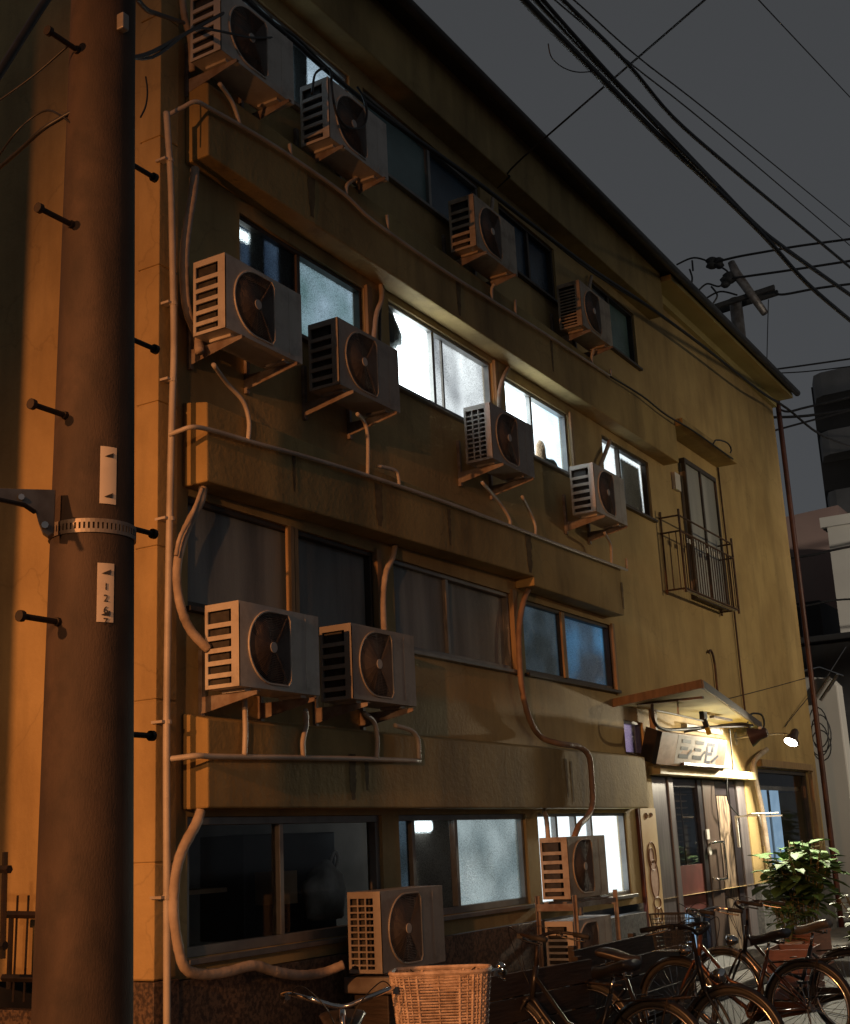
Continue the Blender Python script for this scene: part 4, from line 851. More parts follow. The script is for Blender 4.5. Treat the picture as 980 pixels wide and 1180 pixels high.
FL2 = at(870, 848, 4.5)
t = thing('floodlight', 'brown spotlight at the end of the canopy rod, seen from behind, turned to the sign', 'lamp', FL2)
fd2 = Vector((-.15, .95, -.25)).normalized(); rot = fd2.to_track_quat('Z', 'Y').to_matrix().to_4x4()
q = MB(); q.lathe([(.03, -.16), (.06, -.14), (.07, -.05), (.115, .05), (.115, .06), (.05, .045)], (0, 0, 0), 20); place_local(q, rot).build('housing', M['lampbrown'], t, smooth=True)
q = MB(); q.tube(smooth_path([(0, .05, .05), (.04, .1, .15), (.06, .4, .16), (.06, .878, .12)]), .014, 6); q.build('arm', M['iron'], t, smooth=True)
q = MB(); q.box(-.03, .03, -.1, -.06, .03, .10); q.build('clamp', M['whitepaint'], t, bevel=.004)
q = MB(); q.lathe([(.09, .0605), (.06, .066), (.02, .068)], (0, 0, 0), 20); place_local(q, rot).build('lens', M['lit_flood'], t, smooth=True)
spot('spotlight_beam', FL2 + fd2 * .09, FL2 + fd2 * 2, (1, .93, .72), 22, 168, .5, .08)
pipe('curtain_rod', 'black rod bent under the canopy and running to the spotlight', 'rod', [px_path([(752, 812, 4.9), (752, 825), (756, 835), (764, 840), (778, 841), (820, 838), (868, 836, 4.55)], 4.9)], .018, 'iron')
pipe('hanger_rod', 'thin white rod and drop hanger under the canopy', 'rod', [px_path([(753, 818), (782, 824), (811, 831)], 4.9), px_path([(781, 804), (782, 824)], 4.9)], .011, 'whitepaint')
t = thing('clamp_lamp', 'small black clamp light with a yellow band hanging above the sign', 'lamp', at(811, 826, 4.9))
q = MB(); q.box(-.06, .06, -.03, .03, -.03, .06); q.tube([(0, 0, -.02), (.03, -.02, -.12)], .035, 10); q.build('housing', M['black'], t, bevel=.006)
q = MB(); q.tube([(.03, -.02, -.12), (.06, -.03, -.2)], .032, 10); q.build('band', M['yellow'], t)
# the sign board leaning out over the lintel
YS = 5.02
sb = [at(762.6, 843, YS), at(838.8, 853, YS - .02), at(834, 889, YS + .14), at(755.5, 880.5, YS + .14)]
so_ = sum(sb, Vector()) / 4; so_.z = min(v.z for v in sb)
t = thing('signboard', 'wooden sign board with faded marks leaning over the entrance lintel', 'sign', so_)
u = ((sb[1] - sb[0]) + (sb[2] - sb[3])).normalized(); vdn = ((sb[3] - sb[0]) + (sb[2] - sb[1])) * .5
nn = u.cross(vdn).normalized()
if nn.y > 0: nn = -nn
q = MB(); q.prism([v - so_ for v in sb], -nn * .06); q.build('board', M['signwood'], t, bevel=.004)
def sq(s, tt, e=0.0): # position on the board by fractions
    return (sb[0].lerp(sb[1], s)).lerp(sb[3].lerp(sb[2], s), tt) + nn * e - so_
def quad(q, s0, t0, s1, t1, e, th=.0008): q.prism([sq(s0, t0, e), sq(s1, t0, e), sq(s1, t1, e), sq(s0, t1, e)], nn * th)
q = MB(); quad(q, .24, .03, .85, .92, .001); q.build('paper', M['signpaper'], t)
q = MB()
for s0 in (.30, .50):
    quad(q, s0 + .005, .14, s0 + .125, .25, .005); quad(q, s0, .37, s0 + .10, .47, .005); quad(q, s0 - .015, .60, s0 + .12, .73, .005)
    q.prism([sq(s0 + .10, .60, .005), sq(s0 + .12, .64, .005), sq(s0 + .17, .47, .005), sq(s0 + .15, .42, .005)], nn * .0008)
q.build('brush_mark', M['ink'], t)
q = MB(); quad(q, .68, .16, .80, .26, .005); quad(q, .675, .27, .70, .80, .005); quad(q, .70, .45, .77, .55, .005); quad(q, .70, .72, .76, .80, .005); quad(q, .755, .27, .785, .44, .005)
q.prism([sq(.775, .72, .005), sq(.785, .78, .005), sq(.88, .55, .005), sq(.87, .50, .005)], nn * .003); q.build('brush_mark', M['inkblue'], t)
q = MB(); q.prism([sq(0, 0, .01), sq(0, 1, .01), sq(-.03, 1, -.02), sq(-.03, .0, -.02)], -nn * .14); q.build('side_edge', M['iron'], t)
q = MB(); a, b = at(770, 884, 5.3), at(826, 888, 5.3)
q.box(a.x, b.x, 5.1, 5.3, 2.401, 2.43); q.build('support_plank', M['doorbrown'], t).location = -so_
t2 = MB(); t2.box(15.05, 16.4, 5.30, 5.376, 2.86, 2.93); tag(t2.build('shutter_rail', M['steel'], None, bevel=.004), 'grey metal rail on the wall behind the sign', 'rail')
# drying rack brackets on the wall
t = thing('wall_bracket', 'white bracket with a short rod on the wall between door and shop window', 'bracket', at(868, 940, YW))
o = t.location.copy(); q = MB(); q.tube([at(851, 942, 5.3) - o, at(866, 938, 5.0) - o, at(897, 937, 5.0) - o], .012, 6)
for x in (849, 877): a = at(x, 942, 5.36) - o; q.box(a.x - .012, a.x + .012, a.y - .01, .0, a.z - .38, a.z); q.box(a.x - .012, a.x + .012, a.y - .3, 0, a.z, a.z + .02)
q.build('frame', M['whitepaint'], t)

# ------------------------------------------------------------------ iron fences at the lower left
def bars(name, label, lst, X):
    q = MB()
    for (x0, y0, x1, y1, r) in lst: q.tube([atx(x0, y0, X), atx(x1, y1, X)], r, 6)
    return tag(q.build(name, M['iron']), label, 'fence', 'iron fence pieces')
bars('iron_fence', 'black iron fence at the left edge, taller and nearer one', [(6, 982, 3, 1105, .016), (-60, 1001, 11, 1002, .024), (-60, 1090, 6, 1090, .024), (-30, 982, -32, 1200, .016)], 5.0)
bars('iron_fence', 'lower black iron fence with two thin bars beside the pole', [(20.5, 1032, 15, 1155, .007), (33, 1032, 27.5, 1155, .007), (48, 1032, 42, 1155, .007), (13, 1058, 10, 1140, .016), (8, 1054, 60, 1055, .024), (4, 1127, 56, 1128, .024)], 5.62)
q = MB(); q.box(4.2, 5.15, 5.9, 7.4, 0, 0.62); tag(q.build('kerb_wall', M['pave'], None, bevel=.02), 'low pinkish concrete block in the bottom left corner', 'wall')

# ------------------------------------------------------------------ bicycles
def circle(c, r, n, ax='y'):
    return [(c[0] + r * math.cos(2 * PI * i / n), c[1], c[2] + r * math.sin(2 * PI * i / n)) for i in range(n)]
def make_wheel(parent, name, c):
    o = bpy.data.objects.new(name, None); COL.objects.link(o); o.parent = parent; o.location = c
    q = MB(); q.tube(circle((0, 0, 0), .318, 48), .019, 8, closed=True); q.build('tyre', M['rubber'], o, smooth=True)
    q = MB(); q.tube(circle((0, 0, 0), .292, 48), .011, 6, closed=True); q.build('rim', M['chrome'], o, smooth=True)
    q = MB()
    for i in range(28):
        a = 2 * PI * i / 28; b = a + (.5 if i % 2 else -.5); s_ = .025 if (i // 2) % 2 else -.025
        q.tube([(.02 * math.cos(b), s_, .02 * math.sin(b)), (.285 * math.cos(a), 0, .285 * math.sin(a))], .0016, 4)
    q.build('spokes', M['chrome'], o)
    q = MB(); q.lathe([(.02, -.045), (.03, -.035), (.018, -.03), (.018, .03), (.03, .035), (.02, .045)], (0, 0, 0), 12, 'y'); q.build('hub', M['steel'], o, smooth=True)
    return o
def make_bike(label, loc, yaw, paint='bike_black', basket=None, saddle='saddle', rear_box=False, fender='bike_black', bell=False, lean=0.0):
    t = thing('bicycle', label, 'bicycle', loc, yaw, 'bicycles parked in a row')
    t.rotation_euler = (lean, 0, yaw)
    P = M[paint]; zr = .337
    RH, FH = (0, 0, zr), (1.07, 0, zr); BB = (.45, 0, .29); ST = (.30, 0, .70); HT = (.84, 0, .86); HB = (.875, 0, .66)
    make_wheel(t, 'rear_wheel', RH); make_wheel(t, 'front_wheel', FH)
    q = MB(); q.tube([BB, ST], .016, 10); q.tube(smooth_path([HB, (.70, 0, .47), BB], 6), .018, 10); q.tube([(.85, 0, .79), (.62, 0, .52), (.40, 0, .44)], .014, 10)
    q.tube([HB, HT], .019, 10)
    for s_ in (-.05, .05): q.tube([RH[:1] + (s_,) + RH[2:], (BB[0], s_ * .5, BB[2])], .009, 8); q.tube([RH[:1] + (s_,) + RH[2:], (ST[0] - .01, s_ * .3, ST[2] - .06)], .008, 8)
    q.build('frame', P, t, smooth=True)
    q = MB()
    for s_ in (-.052, .052): q.tube(smooth_path([(1.07, s_, zr), (.98, s_, .52), (.895, s_ * .8, .66)], 4), .011, 8)
    q.tube([(.895, -.045, .66), (.895, .045, .66)], .015, 8); q.build('fork', M['chrome'] if paint == 'bike_silver' else P, t, smooth=True)
    for (c, a0, a1, nm) in ((RH, -.25, 3.3, 'fender'), (FH, .3, 2.75, 'fender')):
        rows = []
        for i in range(25):
            a = a0 + (a1 - a0) * i / 24
            rows.append([(c[0] + (.362 - .012 * abs(k) ) * math.cos(a), k * .016, c[2] + (.362 - .012 * abs(k)) * math.sin(a)) for k in (-2, -1, 0, 1, 2)])
        q = MB(); q.sheet(rows); f_ = q.build(nm, M[fender], t, smooth=True); sm = f_.modifiers.new('thick', 'SOLIDIFY'); sm.thickness = .002
        q = MB()
        for s_ in (-.03, .03): q.tube([(c[0], s_ * 1.5, c[2]), (c[0] + .36 * math.cos(a1 if c is RH else a0 + 2.2), s_, c[2] + .36 * math.sin(a1 if c is RH else a0 + 2.2))], .003, 5)
        q.build('stay', M['chrome'], t)
    q = MB(); q.tube([ST, (.275, 0, .80)], .012, 8); q.build('seat_post', M['chrome'], t, smooth=True)
    # saddle
    rows = []
    for i in range(13):
        s_ = i / 12; x = .13 + .29 * s_; wd = .095 * (1 - s_) ** .8 + .022 + .01 * math.sin(PI * s_); h = .80 + .06 + .022 * math.cos(s_ * PI * 1.1) - .01 * s_
        rows.append([(x, wd * math.cos(a), h + .028 * math.sin(a) * (1 if a <= PI else 1.6)) for a in [2 * PI * k / 14 for k in range(14)]] )
    q = MB(); n = 14; vs = [p_ for r_ in rows for p_ in r_]; fs = []
    for i in range(12):
        for j in range(n): fs.append((i * n + j, i * n + (j + 1) % n, (i + 1) * n + (j + 1) % n, (i + 1) * n + j))
    fs += [tuple(range(n))[::-1], tuple(range(12 * n, 13 * n))]; q.add(vs, fs); sd = q.build('saddle', M[saddle], t, smooth=True)
    for s_ in (-.045, .045): q = MB(); q.tube([(.2 + abs(s_), s_ * .7, .815) , (.17, s_, .80), (.17, s_, .825)], .008, 6); q.build('saddle_spring', M['chrome'], sd)
    # handlebar
    q = MB(); q.tube([(.84, 0, .84), (.82, 0, 1.0)], .013, 8)
    path = smooth_path([(.60, .27, 1.03), (.72, .265, 1.05), (.82, .22, 1.06), (.875, .12, 1.035), (.86, 0, 1.0), (.875, -.12, 1.035), (.82, -.22, 1.06), (.72, -.265, 1.05), (.60, -.27, 1.03)], 6)
    q.tube(path, .0115, 10); hb = q.build('handlebar', M['chrome'] if paint in ('bike_silver', 'bike_brown') or bell else M['iron'], t, smooth=True)
    for s_ in (-1, 1):
        q = MB(); q.tube([(.585, s_ * .27, 1.028), (.70, s_ * .267, 1.045)], .017, 10); q.build('grip', M['rubber'], hb, smooth=True)
        q = MB(); q.tube(smooth_path([(.80, s_ * .235, 1.055), (.78, s_ * .25, 1.03), (.66, s_ * .27, 1.005), (.62, s_ * .275, 1.0)], 4), .006, 6); q.box(.775, .815, s_ * .24 - .012, s_ * .24 + .012, 1.035, 1.065); q.build('brake_lever', M['chrome'], hb)
        q = MB(); q.tube(smooth_path([(.80, s_ * .23, 1.05), (.93, s_ * .17, 1.10), (.98, s_ * .05, .98), (.90, 0, .75)], 6), .0028, 5); q.build('brake_cable', M['black'], hb)
    if bell:
        q = MB(); q.lathe([(.026, 0), (.024, .012), (.012, .024), (.002, .027)], (.74, .262, 1.065), 16); q.build('bell', M['chrome'], hb, smooth=True)
    # chain guard, crank
    q = MB(); q.prism([(-.02, -.055, .31), (.44, -.055, .22), (.53, -.055, .25), (.55, -.055, .31), (.50, -.055, .37), (-.02, -.055, .38)], (0, -.012, 0)); q.build('chain_guard', P, t, bevel=.004)
    q = MB(); q.tube([(.45, -.06, .29), (.55, -.09, .16)], .009, 6); q.tube([(.45, .06, .29), (.35, .09, .42)], .009, 6); q.tube([(.45, -.07, .29), (.45, .07, .29)], .016, 8); q.build('crank', M['chrome'], t)
    for (x, y, z) in ((.55, -.135, .16), (.35, .135, .42)): q = MB(); q.box(x - .045, x + .045, y - .035, y + .035, z - .01, z + .012); q.build('pedal', M['rubber'], t, bevel=.004)
    q = MB()
    for s_ in (-.06, .06): q.tube([(.25, s_ * .5, .66), (-.28, s_, .70)], .006, 6); q.tube([(0, s_ * .9, zr), (-.12, s_, .69)], .005, 6)
    for x in (-.27, -.15, -.03, .09): q.tube([(x, -.065, .70), (x, .065, .70)], .005, 6)
    q.build('rear_rack', M['iron'] if paint != 'bike_silver' else M['chrome'], t)
    q = MB(); q.tube([(0, .06, zr), (-.08, .10, .02)], .007, 6); q.build('kickstand', M['steel'], t)
    q = MB(); q.lathe([(.02, -.06), (.045, -.02), (.05, .02), (.046, .03)], (.99, 0, .74), 14, 'x'); q.build('headlight', M['chrome'], t, smooth=True)
    q = MB(); q.box(-.395, -.375, -.02, .02, .50, .55); q.build('reflector', M['redpanel'], t)
    if basket:
        bk = 'wicker' if basket == 'wicker' else ('iron' if basket == 'wire' else 'plastic_dark')
        x0, x1, z0, z1 = .93, 1.22, .74, (1.09 if basket == 'wicker' else 1.02)
        def ring(z, k): # rounded rectangle, wider at the top
            e_ = .82 + .18 * k; cx = (x0 + x1) / 2; hx = (x1 - x0) / 2 * e_; hy = (.225 if basket == 'wicker' else .185) * e_; pts = []
            for i in range(40):
                a = 2 * PI * i / 40; c, s_ = math.cos(a), math.sin(a); pw = .45
                pts.append((cx + hx * math.copysign(abs(c) ** pw, c), hy * math.copysign(abs(s_) ** pw, s_), z))
            return pts
        q = MB(); lo, hi = ring(z0, 0), ring(z1, 1)
        for i in range(40): q.tube([lo[i], hi[i]], (.0075 if i % 2 else .004) if basket == 'wicker' else .0022, 5)
        nr = 30 if basket == 'wicker' else 9
        for k in range(nr):
            s_ = k / (nr - 1); ps = ring(z0 + (z1 - z0) * s_, s_)
            if basket == 'wicker': ps = [(p_[0] + (.004 if (i + k) % 2 else -.004) * (1 if p_[0] > 1.06 else -1), p_[1] + (.004 if (i + k) % 2 else -.004) * (1 if p_[1] > 0 else -1), p_[2]) for i, p_ in enumerate(ps)]
            q.tube(ps, .0045 if basket == 'wicker' else .0022, 4, closed=True)
        q.tube(ring(z1 + .004, 1), .011 if basket == 'wicker' else .005, 6, closed=True); q.add(ring(z0, 0), [tuple(range(40))])
        q.build('basket', M[bk], t)
    if rear_box:
        q = MB(); q.lathe([(.10, 0), (.15, .02), (.165, .14), (.15, .24), (.10, .29), (.02, .30)], (-.06, 0, .71), 20); q.build('rear_basket', M['plastic_dark'], t, smooth=True)
    return t
def yaw_to(dx, dy): return math.atan2(dy, dx)
make_bike('chrome bicycle with a wicker front basket and bell, closest in the bottom middle', (6.27, 3.62, 0), yaw_to(-.90, -.44), 'bike_silver', 'wicker', bell=True)
make_bike('brown bicycle partly cut off at the bottom left, only its chrome handlebar showing', (5.62, 3.92, -.02), yaw_to(-.86, -.60), 'bike_brown', None, fender='bike_brown')
make_bike('dark bicycle with black swept handlebar parked behind the wicker basket one', (7.75, 3.12, 0), yaw_to(.1, 1), 'bike_black', None, lean=.05)
make_bike('black bicycle facing the street with a raised handlebar before the entrance door', (8.6, 3.93, 0), yaw_to(-.12, -1), 'bike_black', None, lean=-.04)
make_bike('copper brown bicycle with a round olive front basket by the planter', (10.15, 2.84, 0), yaw_to(.1, 1), 'bike_brown', 'plastic', lean=.04)
make_bike('black bicycle with a tan saddle, furthest right beside the tall plants', (11.1, 2.75, 0), yaw_to(.06, 1), 'bike_black', None, saddle='saddle_tan', fender='bike_silver', lean=.05)
# weathered planks hemming the bicycles
t = thing('plank_screen', 'dark weathered plank screen behind the bicycles, longer one under the entrance', 'screen', (10.6, 4.35, 0))
for i in range(5): q = MB(); q.box(-1.3, 1.3, -.015 + .004 * (i % 2), .015 + .004 * (i % 2), .06 + i * .155, .205 + i * .155); q.build('board', M['darkwood'], t, bevel=.004)
for x in (-1.2, 0, 1.2): q = MB(); q.box(x - .03, x + .03, .02, .07, 0, .85); q.build('stake', M['darkwood'], t)
t = thing('plank_screen', 'dark weathered plank screen behind the wicker basket, shorter one', 'screen', (7.9, 4.05, 0), -.15)
for i in range(5): q = MB(); q.box(-.8, .8, -.015 + .004 * (i % 2), .015 + .004 * (i % 2), .06 + i * .155, .205 + i * .155); q.build('board', M['darkwood'], t, bevel=.004)
for x in (-.7, .7): q = MB(); q.box(x - .03, x + .03, .02, .07, 0, .85); q.build('stake', M['darkwood'], t)

# ------------------------------------------------------------------ plants
def leaf(mb, c, d, size, up):
    d = d.normalized(); s_ = d.cross(up).normalized(); n_ = s_.cross(d)
    pts = [(0, 0, 0), (.3, .36, .05), (.65, .30, .02), (1, 0, -.12), (.65, -.30, .02), (.3, -.36, .05), (.5, 0, -.03)]
    vs = [c + d * (a * size) + s_ * (b * size) + n_ * (h * size) for a, b, h in pts]
    mb.add(vs, [(0, 1, 6), (1, 2, 6), (2, 3, 6), (3, 4, 6), (4, 5, 6), (5, 0, 6)])
def plant(label, base, stems, h, spread, size, nl, matl, pot=None, seed=1, lo=.3, name='potted_plant', lean=(0, 0)):
    rnd = random.Random(seed); t = thing(name, label, 'plant', base)
    z0 = 0
    if pot:
        kind, pw, ph = pot
        q = MB()
        if kind == 'box': q.box(-pw, pw, -pw * .45, pw * .45, 0, ph); q.box(-pw - .015, pw + .015, -pw * .45 - .015, pw * .45 + .015, ph - .04, ph + .003); q.build('pot', M['terracotta'], t, bevel=.008)
        else: q.lathe([(pw * .7, 0), (pw, ph * .9), (pw * 1.08, ph * .92), (pw * 1.08, ph)], (0, 0, 0), 20); q.build('pot', M['pot'], t, smooth=True)
        z0 = ph
    sm = MB(); lm = MB()
    for i in range(stems):
        a = rnd.uniform(0, 2 * PI); rb_ = rnd.uniform(0, spread * .4); rt = spread * rnd.uniform(.3, 1); hh = h * rnd.uniform(.7, 1)
        p0 = Vector((rb_ * math.cos(a), rb_ * math.sin(a) * .6, z0 - .02)); p2 = Vector((rt * math.cos(a) + lean[0], rt * math.sin(a) * .7 + lean[1], z0 + hh)); p1 = p0.lerp(p2, .5) + Vector((rnd.uniform(-.04, .04), rnd.uniform(-.04, .04), .05))
        path = smooth_path([p0, p1, p2], 6); sm.tube(path, .006, 5)
        for k in range(nl):
            s_ = lo + (1 - lo) * (k + rnd.random()) / nl; p_ = path[min(len(path) - 1, int(s_ * (len(path) - 1)))]
            b = rnd.uniform(0, 2 * PI); d = Vector((math.cos(b), math.sin(b), rnd.uniform(-.5, .35)))
            off = d.normalized() * rnd.uniform(.02, .12); sm.tube([p_, p_ + off], .0025, 4); leaf(lm, p_ + off, d, size * rnd.uniform(.6, 1.25), Vector((0, 0, 1)))
    sm.build('stem', M['stem'], t); lm.build('foliage', matl, t); return t
plant('tall leafy green plant in a planter before the shop window', (16.55, 4.55, .0), 24, 1.08, .56, .27, 10, M['leaf'], ('box', .40, .42), 4, .35)
plant('clump of tall pale stems with thin leaves behind the far right bicycle', (15.2, 3.45, 0), 30, .95, .5, .11, 12, M['leaf2'], None, 9, .25, name='stalk_plant')
plant('bushy plant in a pale round pot on the far right edge', (22.3, 4.6, .65), 12, .9, .5, .2, 12, M['leaf'], ('round', .28, .5), 12, .2)
plant('low green plant at the foot of the entrance wall', (16.1, 4.65, 0.11), 14, .45, .34, .12, 9, M['leaf'], ('round', .16, .22), 15, .2)
t = thing('plant_stand', 'pale stand at the far right edge under the round pot', 'stand', (22.3, 4.6, 0))
q = MB(); q.box(-.4, .4, -.3, .3, .6, .65); q.build('top', M['whitepaint'], t, bevel=.01)
for x, y in ((-.36, -.26), (.36, -.26), (-.36, .26), (.36, .26)): q = MB(); q.box(x - .025, x + .025, y - .025, y + .025, 0, .6); q.build('leg', M['whitepaint'], t)
t = thing('wooden_crate', 'empty red brown slatted crate on the ground next to the planter', 'crate', (13.6, 3.9, 0), .1)
for i in range(4): q = MB(); q.box(-.32, .32, -.22, -.205, .02 + i * .12, .12 + i * .12); q.box(-.32, .32, .205, .22, .02 + i * .12, .12 + i * .12); q.box(-.335, -.32, -.22, .22, .02 + i * .12, .12 + i * .12); q.box(.32, .335, -.22, .22, .02 + i * .12, .12 + i * .12); q.build('slat', M['terracotta'], t)
q = MB(); q.box(-.31, .31, -.2, .2, .01, .03); q.build('base', M['terracotta'], t)

# ------------------------------------------------------------------ the background on the right
def ring_block(mb, px0, px1, py_top, X, zb=0, depth=6, py_top1=None):
    a = atx(px0, py_top, X); b = atx(px1, py_top1 if py_top1 else py_top, X)
    mb.prism([(X, a.y, zb), (X, b.y, zb), (X, b.y, b.z), (X, a.y, a.z)], (depth, 0, 0)); return a, b
q = MB(); ring_block(q, 895, 966, 598, 34, 0, 6, 582); pinkb = thing('house', 'pinkish brown rendered house beyond the right corner', 'building', (34, 5, 0))
o_ = q.build('wall', M['pinkwall'], pinkb); o_.location = (-34, -5, 0)
q = MB(); a, b = atx(925, 712, 33.9), atx(972, 706, 33.9); q.box(31.5, 33.95, b.y, a.y + 1, 0, a.z); o_ = q.build('annex', M['darkwall'], pinkb); o_.location = (-34, -5, 0)
ap = thing('apartment_block', 'dark apartment block with rounded balconies on the far right', 'building', (60, 8, 0))
a = atx(933, 452, 60); b = atx(1050, 452, 60)
q = MB(); q.box(60.5, 75, b.y, a.y, 0, a.z + .4); o_ = q.build('wall', M['darkwall'], ap); o_.location = (-60, -8, 0)
for i in range(9):
    z = a.z - 0.6 - i * 2.9; q = MB(); prof = []
    for k in range(13): th = PI * k / 12; prof.append((60.6 - 1.5 * min(1, math.sin(th) * 3.2) , a.y - .05 + (b.y - a.y) * k / 12, z))
    prof += [(60.7, b.y, z), (60.7, a.y - .05, z)]; q.prism(prof[:13], (0, 0, 1.15)); o_ = q.build('balcony', M['greywall'], ap); o_.location = (-60, -8, 0)
wb = thing('white_house', 'tall off white rendered house cut by the right edge', 'building', (28, 2, 0))
q = MB(); a = atx(953, 603, 28); b = atx(1040, 585, 28); q.box(28, 33, b.y, a.y, 0, a.z); q.box(27.9, 33, b.y, a.y + .12, a.z - .1, a.z + .12); o_ = q.build('wall', M['whitewall'], wb); o_.location = (-28, -2, 0)
q = MB(); q.box(27.97, 28.0, b.y + .3, a.y - .5, a.z - 3.0, a.z - 2.9); q.box(27.97, 28.0, b.y + .3, a.y - .2, a.z - 4.6, a.z - 4.52); o_ = q.build('trim', M['greywall'], wb); o_.location = (-28, -2, 0)
q = MB(); a = atx(931, 768, 24); b = atx(964, 780, 24); q.prism([(24, a.y + 1.5, 0), (24, b.y, 0), (24, b.y, b.z - .15), (24, b.y + .12, b.z), (24, a.y + 1.5, a.z)], (.4, 0, 0))
tag(q.build('garden_wall', M['whitewall'], None, bevel=.03), 'pale rendered garden wall with a rounded top next to the building corner', 'wall')
q = MB(); a = atx(930, 726, 26); b = atx(1000, 735, 26); q.box(26, 27.5, b.y, a.y + 1, 0, b.z); q.box(25.7, 27.7, b.y - .1, a.y + 1, b.z, b.z + .12)
tag(q.build('shed', M['roofdark'], None, bevel=.02), 'dark shed roof between the pink house and the pale garden wall', 'shed')
q = MB(); a = atx(931, 700, 24.2)
for k in range(4):
    c = atx(944 + k % 2 * 3, 838 + k * 7, 23.8); q.tube([(c.x, c.y + .17 * math.cos(2 * PI * i / 18), c.z + (.36 - .03 * k) * math.sin(2 * PI * i / 18)) for i in range(18)], .012, 5, closed=True)
q.tube(smooth_path([atx(938, 802, 23.8), atx(941, 815, 23.8), atx(944, 824, 23.8)]), .012, 5); tag(q.build('cable_coil', M['black'], None, smooth=True), 'coil of black cable hanging on the pale garden wall', 'cable')
t = thing('insulator_bracket', 'metal bracket with bright clips above the hanging cable coil', 'bracket', atx(942, 795, 23.9))
q = MB()
for k in range(2): q.tube([(0, .1 - .14 * k, -.2), (0, -.25 - .14 * k, .22)], .035, 8)
q.tube([(0, .35, .35), (0, -.1, .4), (0, -.5, .2)], .02, 6); q.tube([(0, -.2, .2), (0, -.62, .72)], .01, 5); q.build('clip', M['chrome'], t)
# far pole with crossarm behind the eaves
FPX = 30.0
fp = thing('utility_pole', 'distant utility pole with crossarms and wires showing over the eaves', 'utility pole', (FPX, 9.6, 0))
def LP(px, py, dx=0): v = atx(px, py, FPX + dx); return v - fp.location
pt = LP(846, 330)
q = MB(); q.tube([(pt.x, pt.y, 0), (pt.x, pt.y, LP(846, 345).z)], .16, 14); q.build('shaft', M['steel'], fp, smooth=True)
for (a, b, dx) in (((820, 355), (893, 331), -.2), ((822, 361), (897, 337), .2)):
    q = MB(); A_, B_ = LP(*a, dx), LP(*b, dx); q.prism([A_ + Vector((-.05, 0, -.06)), A_ + Vector((.05, 0, -.06)), A_ + Vector((.05, 0, .06)), A_ + Vector((-.05, 0, .06))], B_ - A_); q.build('crossarm', M['gutter'], fp)
q = MB(); q.tube([LP(843, 302, -.3), LP(848, 314, -.3), LP(861, 332, -.3), LP(882, 361, -.3)], [.09, .12, .11, .09], 10); q.build('strut', M['steel'], fp, smooth=True)
for (x, y, r_) in ((821, 303, .17), (829, 303, .13), (841, 320, .17), (836, 325, .13)): q = MB(); c = LP(x, y, -.3); q.lathe([(r_ * .5, -.14), (r_, -.08), (r_ * .7, 0), (r_, .08), (r_ * .5, .14)], c, 12); q.build('insulator', M['roofdark'], fp, smooth=True)
q = MB()
for pts in ([(780, 305), (800, 297), (821, 303), (838, 312), (842, 321)], [(795, 310), (798, 320), (797, 328)], [(820, 330), (827, 340), (822, 350)], [(812, 345), (830, 336), (850, 340)], [(805, 335), (815, 327), (828, 330), (836, 326)], [(798, 300), (799, 312)]): q.tube(smooth_path([LP(x, y, -.4) for x, y in pts]), .025, 5)
q.build('jumper_wire', M['black'], fp)
GW = 'wires from the distant pole'
cable('highest black wire leading right from the distant pole', [(821, 303), (849, 296), (882, 290), (923, 283), (990, 274)], .03, X=29.6, group=GW)
cable('middle black wire leading right from the distant pole', [(842, 321), (870, 317), (912, 311), (990, 299)], .03, X=29.6, group=GW)
cable('lowest of the three wires off the crossarm of the distant pole', [(894, 338), (905, 339), (943, 332), (990, 326)], .03, X=29.6, group=GW)
cable('hair thin wire dropping straight from the crossarm', [(886, 345), (885, 380), (884, 424)], .012, X=29.6, group=GW)
cable('upper grey wire low over the eaves end', [(890, 426), (927, 421), (990, 412)], .022, X=29.6, group=GW)
cable('lower grey wire low over the eaves end', [(892, 430), (930, 428), (990, 421)], .015, X=29.6, group=GW)
cable('black wire at the corner of the roof, upper of three', [(888, 462), (905, 474), (931, 469), (990, 455)], .025, X=26, group=GW)
cable('black wire at the corner of the roof, middle of three', [(885, 481), (931, 479), (990, 470)], .03, X=26, group=GW)
cable('black wire at the corner of the roof, lowest of three', [(886, 498), (926, 487), (990, 470)], .022, X=26, group=GW)
cable('black wire across the pink and white houses', [(900, 645), (940, 639), (960, 634), (990, 628)], .025, X=25, group=GW)
cable('sagging black wire lower across the pink house', [(905, 700), (930, 698), (960, 692), (990, 690)], .02, X=25, group=GW)
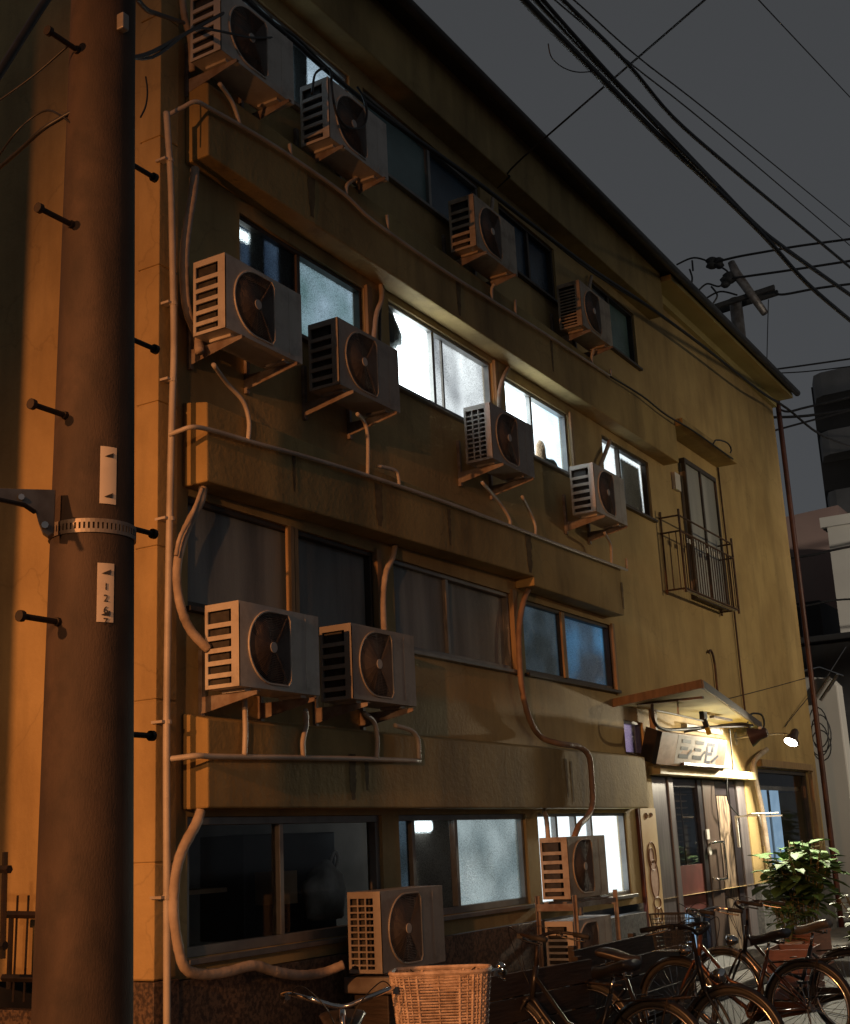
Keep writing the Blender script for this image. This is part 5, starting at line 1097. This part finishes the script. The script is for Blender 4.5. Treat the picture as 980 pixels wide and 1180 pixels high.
cable('thin wire slanting on the wall above the floodlight', [(812, 812, 5.36), (880, 795, 5.36), (934, 780, 5.36)], .006, name='wire', group='wires on the facade')
cable('thin wire rising from the floodlight to the corner', [(905, 838, 5.35), (912, 828, 5.35), (935, 800, 5.3)], .007, name='wire', group='wires on the facade')

# ------------------------------------------------------------------ the unseen sources: street lamp, shading neighbour
def street_lamp(pos, target, col, power, size, rad, label):
    t = thing('street_lamp', label, 'street lamp', (pos.x - .9, pos.y, 0))
    q = MB(); q.tube(smooth_path([(0, 0, 0), (0, 0, pos.z - .4), (.25, 0, pos.z + .15), (.75, 0, pos.z + .2)], 6), .055, 10); q.build('post', M['steel'], t, smooth=True)
    q = MB(); q.lathe([(.2, 0), (.16, .1), (.06, .16)], (.9, 0, pos.z + .1), 18); q.build('lamp_shade', M['steel'], t, smooth=True)
    spot('street_lamp_light', pos, target, col, power, size, 1.0, rad)
LP1 = Vector((-5.0, 4.55, 4.6)); LP2 = Vector((-6.0, -.10, 4.2))
street_lamp(LP1, (5.5, 4.6, 0.4), (1.0, .37, .11), 3400, 84, .07, 'orange street lamp in the alley, shining along the facade from the left')
street_lamp(LP2, (9.5, 5.0, 0.2), (1.0, .46, .18), 1500, 46, .12, 'dimmer orange street lamp across the street')
LP3 = Vector((19.5, -5.0, 5.6)); LP4 = Vector((18.0, -7.5, 6.0))
street_lamp(LP3, (18.6, 5.4, 3.2), (1.0, .79, .48), 1120, 82, .1, 'warm street lamp across the street facing the right end of the building')
street_lamp(LP4, (31, 3.5, 5.5), (1.0, .87, .72), 7000, 84, .1, 'added unseen warm street lamp brightening the houses beyond the right corner')  # lamp added to brighten the background houses
nb = thing('neighbour_house', 'grey rendered neighbouring house to the left of the alley', 'building', (-1.5, 6.5, 0))
q = MB(); q.box(-6, 1.35, LP1.y + (1.35 - LP1.x) * (6.63 - LP1.y) / (5.8 - LP1.x), 12, 0, 8); o_ = q.build('wall', M['shadewall'], nb); o_.location = (1.5, -6.5, 0)
